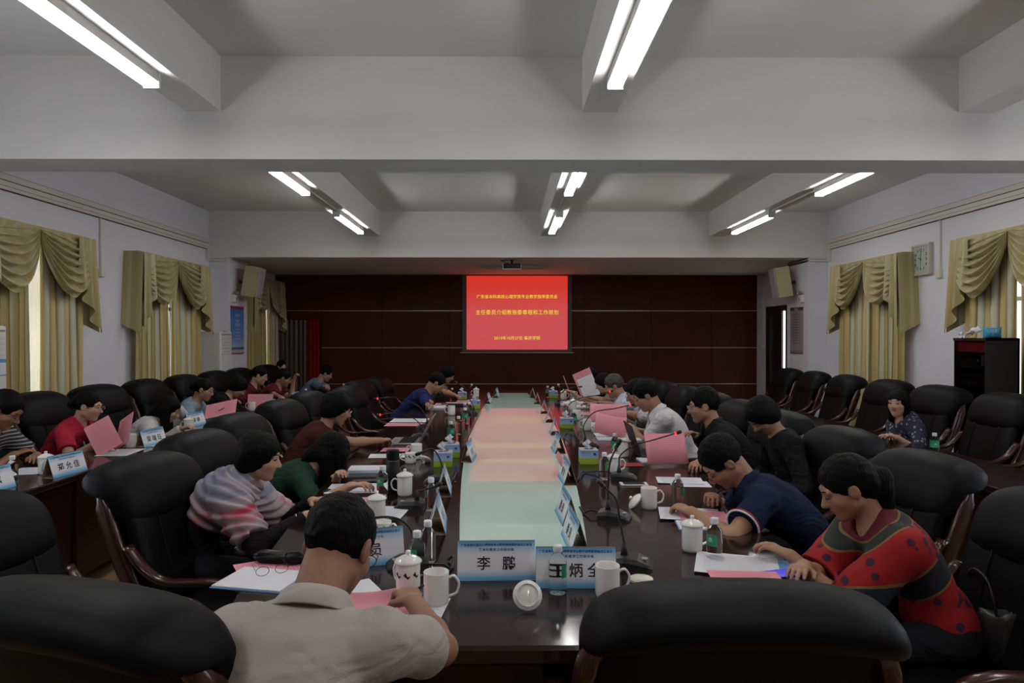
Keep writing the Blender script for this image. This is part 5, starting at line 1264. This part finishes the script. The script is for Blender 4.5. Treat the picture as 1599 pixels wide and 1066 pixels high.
for lab, pp in (('black microphone cable with loop at near left glass corner', [(655, 885), (690, 893), (704, 890), (708, 880), (700, 877)]), ('black microphone cable beside the right glass edge, near', [(955, 808), (925, 806), (912, 803), (905, 800)]), ('black microphone cable behind the right tissue box', [(965, 748), (945, 742), (915, 739), (908, 743), (902, 752)]), ('black microphone cable loop left of the glass', [(690, 755), (700, 758), (708, 750), (712, 745)]),
                ('black microphone cable coil at the right glass edge', [(905, 690), (895, 676), (883, 678), (882, 690), (893, 694)]), ('black cable running back along the left glass edge', [(722, 700), (735, 680), (742, 660), (752, 645)])):
    cable(lab, [T(x, y) + Vector((0, 0, .006 + .02 * (k % 2))) for k, (x, y) in enumerate(pp)])
# ------------------------------------------------------------------ laptops, phones, flask, umbrella, bags
def laptop(lab, loc, rz, ang, body='alu'):
    t = thing('laptop', lab, 'laptop', loc, rz)
    link('keyboard_deck', rbox((.33, .23, .016), .004, 2, (0, 0, .008)), M[body], t)
    MB().box((-.14, -.04, .0155), (.14, .085, .0175)).build('keyboard', M['black'], t)
    kb = LAST[0]
    for r_ in range(5):
        mb = MB()
        for k in range(13): mb.box((-.135 + k * .021, -.035 + r_ * .024, .0175), (-.135 + k * .021 + .017, -.035 + r_ * .024 + .018, .0195))
        mb.build('key_row', M['blackgloss'], kb)
    MB().box((-.05, -.10, .0158), (.05, -.05, .0166)).build('touchpad', M['grey'], t)
    ld = link('screen_lid', rbox((.33, .006, .225), .002, 1, (0, .003, .1125)), M[body], t); ld.location = (0, .113, .014); ld.rotation_euler = (math.radians(ang), 0, 0)
    MB().box((-.155, -.0012, .012), (.155, .0, .215)).build('screen', M['blackgloss'], ld)
    return t
laptop('open silver laptop on the left with its screen leaning away', T(634, 690), math.radians(-90), -28)
laptop('open dark laptop on the right behind the lone mug, seen edge on', T(1018, 712) + Vector((.02, .03, 0)), math.radians(90), -18, 'black')
ph = thing('smartphone', 'white smartphone with dark screen lying before the navy polo', 'phone', T(990, 757)); link('phone_body', rbox((.155, .075, .008), .003, 2, (0, 0, .004)), M['white'], ph); MB().box((-.06, -.033, .008), (.06, .033, .0086)).build('screen', M['blackgloss'], ph)
ph = thing('smartphone', 'phone with glowing blue screen under the hand of the red shawl', 'phone', T(1222, 900), math.radians(15)); link('phone_body', rbox((.15, .075, .008), .003, 2, (0, 0, .004)), M['black'], ph); MB().box((-.07, -.034, .008), (.07, .034, .0088)).build('lit_screen', mat('phone_glow', (.02, .02, .1), .2, emit=(.12, .10, .9), estr=.55), ph)
ph = thing('smartphone', 'dark phone lying before the person in green', 'phone', T(571, 752), .2); link('phone_body', rbox((.15, .072, .008), .003, 2, (0, 0, .004)), M['black'], ph); MB().box((-.07, -.033, .008), (.07, .033, .0088)).build('screen', M['blackgloss'], ph)
fk = thing('vacuum_flask', 'tall black flask standing between the notebook and lidded mug', 'flask', T(613.5, 769)); MB().lathe([(.033, 0), (.036, .004), (.036, .17), (.034, .178)], 28).build('flask_body', M['black'], fk, smooth=True); MB().lathe([(.032, .178), (.0345, .18), (.0345, .225), (.031, .232), (.001, .233)], 28).build('flask_cap', M['blackgloss'], fk, smooth=True)
um = thing('folded_umbrella', 'black folded umbrella lying on pink paper at the left', 'umbrella', T(436, 880) + Vector((0, 0, .024)), math.radians(-8))
mb = MB(); rings = []
for i in range(15):
    u = i / 14; x = -.10 + .2 * u; r_ = .024 * min(1, .35 + 4 * u, .45 + 3.5 * (1 - u))
    rings.append([(x, r_ * (1 + .13 * math.sin(6 * a + 5 * u)) * math.cos(a), r_ * (1 + .13 * math.sin(6 * a + 5 * u)) * math.sin(a)) for a in [2 * PI * k / 24 for k in range(24)]])
mb.ring_loft(rings).build('canopy_roll', M['blackgloss'], um, smooth=True); MB().lathe([(.011, .1), (.013, .12), (.01, .13), (.001, .131)], 14).build('handle', M['black'], um, smooth=True); LAST[0].rotation_euler = (0, PI / 2, 0)
MB().tube([(.03, .026 * math.cos(a), .026 * math.sin(a)) for a in [2 * PI * k / 14 for k in range(15)]], .003, 6).build('strap', M['black'], um)
def handbag(lab, loc, rz, w=.30, h=.22, m='bag'):
    t = thing('handbag', lab, 'handbag', loc, rz); mb = MB(); rings = []
    for z, a, b_ in ((0, .92, .055), (.01, .97, .065), (.08, 1, .07), (.16, .98, .05), (h, .96, .030)):
        rings.append([(w / 2 * a * sgnp(math.cos(q), .45), b_ * sgnp(math.sin(q), .6), z + (.012 * math.cos(q * 2) if z == h else 0)) for q in [2 * PI * k / 32 for k in range(32)]])
    mb.ring_loft(rings, True); mb.build('bag_body', M[m], t, smooth=True)
    for s in (-1, 1):
        MB().tube(spline([(-.09, s * .035, h - .03), (-.095, s * .045, h + .03), (-.05, s * .05, h + .10), (.05, s * .05, h + .10), (.095, s * .045, h + .03), (.09, s * .035, h - .03)], 5), .005, 8).build('carry_handle', M['black'], t, smooth=True)
        for x in (-.09, .09): MB().lathe([(.009, 0), (.012, .003), (.009, .006)], 12).build('ring', M['chrome'], t); LAST[0].location = (x, s * .045, h - .035); LAST[0].rotation_euler = (PI / 2, 0, 0)
    MB().tube([(-w / 2 + .02, 0, h + .008), (w / 2 - .02, 0, h + .008)], .004, 6).build('zip', M['chrome'], t)
    return t
M['bag'] = mat('dark_grey_bag', (.035, .035, .034), .5, bump=.15, bscale=200)
handbag('dark grey handbag tucked on the chair behind the pink shawl', (-1.66, 3.22, .465), math.radians(-68), .32, .20)
handbag('black handbag on the chair behind the red shawl', (1.74, 2.42, .47), math.radians(80), .28, .18, 'black')
# ------------------------------------------------------------------ papers
def P_(lab, x, y, w, l, rz, m='paper', **k): return sheet(lab, T(x, y), w, l, rz, m, **k)
book('white booklet with blue cover edge under the left arm of the beige polo', T(408, 906), .26, .20, .006, -12)
P_('pink sheet under the black folded umbrella', 430, 886, .20, .26, -60, 'pink')
gl = thing('reading_glasses', 'thin wire glasses lying on the white booklet at the left', 'glasses', T(425, 902) + Vector((0, 0, .016)), .5)
mb = MB()
for s in (-1, 1):
    mb.tube([(s * .032 + .022 * math.cos(a), 0, .012 + .016 * math.sin(a)) for a in [2 * PI * k / 14 for k in range(15)]], .001, 5); mb.tube([(s * .056, 0, .018), (s * .052, .11, .012)], .001, 5)
mb.build('wire_frame', M['black'], gl)
P_('pink sheet being written on by the beige polo', 600, 952, .21, .28, 20, 'pink', curl=.10, z=TT + .004)
P_('white sheet below the pink sheet of the beige polo', 636, 962, .21, .28, -6)
P_('bright white sheet beyond the beige polo', 545, 928, .20, .20, 30, lines=False)
P_('pink sheet before the pink shawl', 541, 786, .24, .20, 8, 'pink', z=TT + .003)
P_('white sheet under the lidded mug before the pink shawl', 592, 800, .26, .22, -5)
P_('white ruled sheets before the person in green', 552, 763, .28, .24, 4)
book('thick white notebook before the bespectacled person with fringe', T(577, 735), .26, .17, .018, 4, page='paper')
P_('pink sheet near the hand reaching right', 618, 703, .20, .16, 0, 'pink', z=TT + .003)
P_('white sheet below the pink one near the reaching hand', 606, 712, .26, .16, 5)
P_('white printed sheets before the empty left chair', 640, 657, .36, .30, 0, z=TT + .003)
P_('pink sheet before the empty left chair', 632, 663, .36, .22, 0, 'pink')
book('white booklet before the person in navy shirt', T(681, 636), .22, .30, .012, 0)
P_('pink sheet on the booklet before the person in navy shirt', 690, 633, .16, .26, 0, 'pink', z=TT + .016)
P_('white sheets at the far left before the patterned blouse', 712, 630, .26, .3, 0)
P_('pink sheet at the far left before the patterned blouse', 725, 627, .2, .25, 0, 'pink', z=TT + .003)
nb = book('black leather folder at the far left', T(706, 633), .28, .14, .02, 0, 'black', 'black')
P_('white sheet before the red shawl', 1152, 886, .29, .24, -18, z=TT + .004)
P_('pink sheet beside the glowing phone', 1168, 910, .24, .16, -5, 'pink', z=TT + .007)
book('blue folder beneath the sheets of the red shawl', T(1190, 888), .24, .20, .002, -16, 'blue_card', 'blue_card')
P_('white sheet before the navy polo', 1078, 806, .28, .22, -10, z=TT + .006)
P_('pink sheet before the navy polo', 1100, 811, .22, .19, -6, 'pink', z=TT + .009)
book('blue and white booklet beneath the pink sheet of the navy polo', T(1105, 820), .27, .20, .003, -6)
P_('white printed sheets before the person in black', 1062, 752, .26, .17, -8, z=TT + .003)
P_('blue edged sheet under the white printed sheets before the person in black', 1078, 757, .22, .15, -5)
t = P_('open pink booklet held up before the nearest white shirt', 1040, 722, .27, .21, 4, 'pink', curl=.10, tilt=(62, 0)); t.location = W(1040, 701, 4.45)
book('white and blue folder below the held pink booklet', T(1032, 720), .30, .17, .008, 4)
P_('red folder beside the lidded mug, right', 985, 726, .16, .12, 0, 'redcover', lines=False)
P_('white sheets before the nearest white shirt', 960, 680, .34, .20, 0, z=TT + .004)
book('white booklet with blue edge before the nearest white shirt', T(966, 686), .36, .18, .005, 0)
t = P_('small curved pink sheet held by the nearest white shirt', 955, 665, .26, .20, 0, 'pink', curl=.18, tilt=(50, 12)); t.location = W(953, 665, 5.55)
t = P_('pink sheet held up by the second white shirt', 955, 645, .34, .20, -10, 'pink', curl=.05, tilt=(50, 0)); t.location = W(950, 645, 6.35)
P_('white sheet before the second white shirt', 938, 662, .3, .2, 0)
P_('pink sheet before the greying person', 922, 646, .28, .28, -4, 'pink')
book('red folder before the greying person', T(900, 637), .30, .26, .02, 0, 'redcover')
book('orange edged folder pile before the pale pink top', T(893, 632), .30, .22, .03, 0, 'redcover')
P_('white sheet before the pale pink top', 905, 627, .3, .3, 0)
t = P_('pink sheet raised before the farthest person', 905, 600, .24, .30, 0, 'pink', tilt=(78, 28)); t.location = W(914, 596, 8.72); t.rotation_euler = (math.radians(78), math.radians(-24), math.radians(-12))
t = P_('white sheet raised with the pink one at the far right', 912, 604, .21, .28, 0, tilt=(78, 30)); t.location = W(919, 604, 8.66); t.rotation_euler = (math.radians(78), math.radians(-24), math.radians(-12))
t = P_('thin pink sheet standing in the reaching hand, far right', 880, 600, .010, .20, 0, 'pink', tilt=(80, -20), lines=False); t.location = W(884, 598, 8.7)
pb = thing('pink_booklet', 'pink booklet leaning against the third right name tent', 'booklet', T(880, 744) + Vector((0, .03, .07)), 0); pb.rotation_euler = (0, math.radians(58), math.radians(-8))
link('leaf', rbox((.145, .20, .003), .001, 1), M['pink'], pb)
# left side table
t = P_('pink folder held open by the red polo', 165, 680, .18, .25, 0, 'pink', curl=.0, tilt=(0, 0)); t.location = W(163, 680, 4.88); t.rotation_euler = (math.radians(62), math.radians(-30), math.radians(20))
t = P_('second leaf of the pink folder held by the red polo', 195, 672, .17, .25, 0, 'pink'); t.location = W(196, 672, 4.95); t.rotation_euler = (math.radians(62), math.radians(-28), math.radians(-25))
P_('white sheet before the red polo', 190, 706, .22, .30, 5)
P_('white sheet before the white blouse', 235, 694, .3, .2, 5)
t = P_('pink sheet with a pen held before the pale blue blazer', 345, 640, .30, .20, 0, 'pink'); t.location = W(346, 638, 6.75); t.rotation_euler = (math.radians(38), math.radians(-12), math.radians(6))
t = P_('pink sheet held upright before the black v neck', 408, 630, .28, .22, 0, 'pink', lines=False); t.location = W(407, 630, 7.75); t.rotation_euler = (math.radians(80), 0, math.radians(4))
P_('white sheet before the person in maroon', 455, 633, .2, .3, 0)
P_('white sheets before the navy leaf blouse on the right side table', 1330, 681, .34, .22, 4)
P_('small white sheet on the left side table before the stripes', 48, 735, .2, .24, 8)
def pen(lab, a, b_, m='black'):
    a, b_ = Vector(a), Vector(b_); o = thing('pen', lab, 'pen', a); d = b_ - a
    MB().tube([(0, 0, 0), d * .08, d * .85, d], [.001, .004, .0045, .004], 8).build('barrel', M[m], o, smooth=True); return o
h0 = P['polo']['hands'][0]; q = P['polo']['base'] + h0[0] + h0[1] * .09 + h0[2] * .03
pen('dark pen in the writing hand of the beige polo', q + Vector((-.06, .0, -.035)), q + Vector((.05, .02, .04)))
h0 = P['navy']['hands'][0]; q = P['navy']['base'] + h0[0] + h0[1] * .10 + h0[2] * .03
pen('black pen in the hand of the navy polo', q + Vector((-.05, -.02, -.03)), q + Vector((.06, .03, .05)))
pen('silver pen lying on the ruled sheets before the green top', T(540, 759) + Vector((0, 0, .010)), T(572, 759) + Vector((0, 0, .010)), 'alu')
pen('black pen lying on the pink sheet of the blazer', W(342, 641, 6.70), W(352, 636, 6.72))
# watches and bracelets belong to their wearers
def band(person_, k, m, name='wristwatch', r=.030, back=.03, face=True):
    w, dh, n, th = P[person_]['hands'][k]; root = P[person_]['root']; b0 = P[person_]['base']; e_ = P[person_]['arms'][k][1]; ax = (w - e_).normalized(); c = w - ax * back
    u = ax.orthogonal().normalized(); v2 = ax.cross(u)
    o = MB().tube([c + (u * math.cos(a) + v2 * math.sin(a)) * r for a in [2 * PI * q / 24 for q in range(25)]], .005, 8).build(name, M[m], root, smooth=True)
    if face: MB().lathe([(.016, 0), (.018, .004), (.015, .008), (.001, .0085)], 18).build('watch_face', M[m], root, smooth=True); q = LAST[0]; q.location = c - n * r * .9; q.rotation_mode = 'QUATERNION'; q.rotation_quaternion = (-n).to_track_quat('Z', 'Y')
band('white1', 0, 'black'); band('white2', 1, 'black'); band('black', 1, 'alu'); band('shawl', 0, 'chrome', 'bracelet', .03, .035, False); band('shawl', 1, 'chrome', 'bracelet', .03, .03, False)
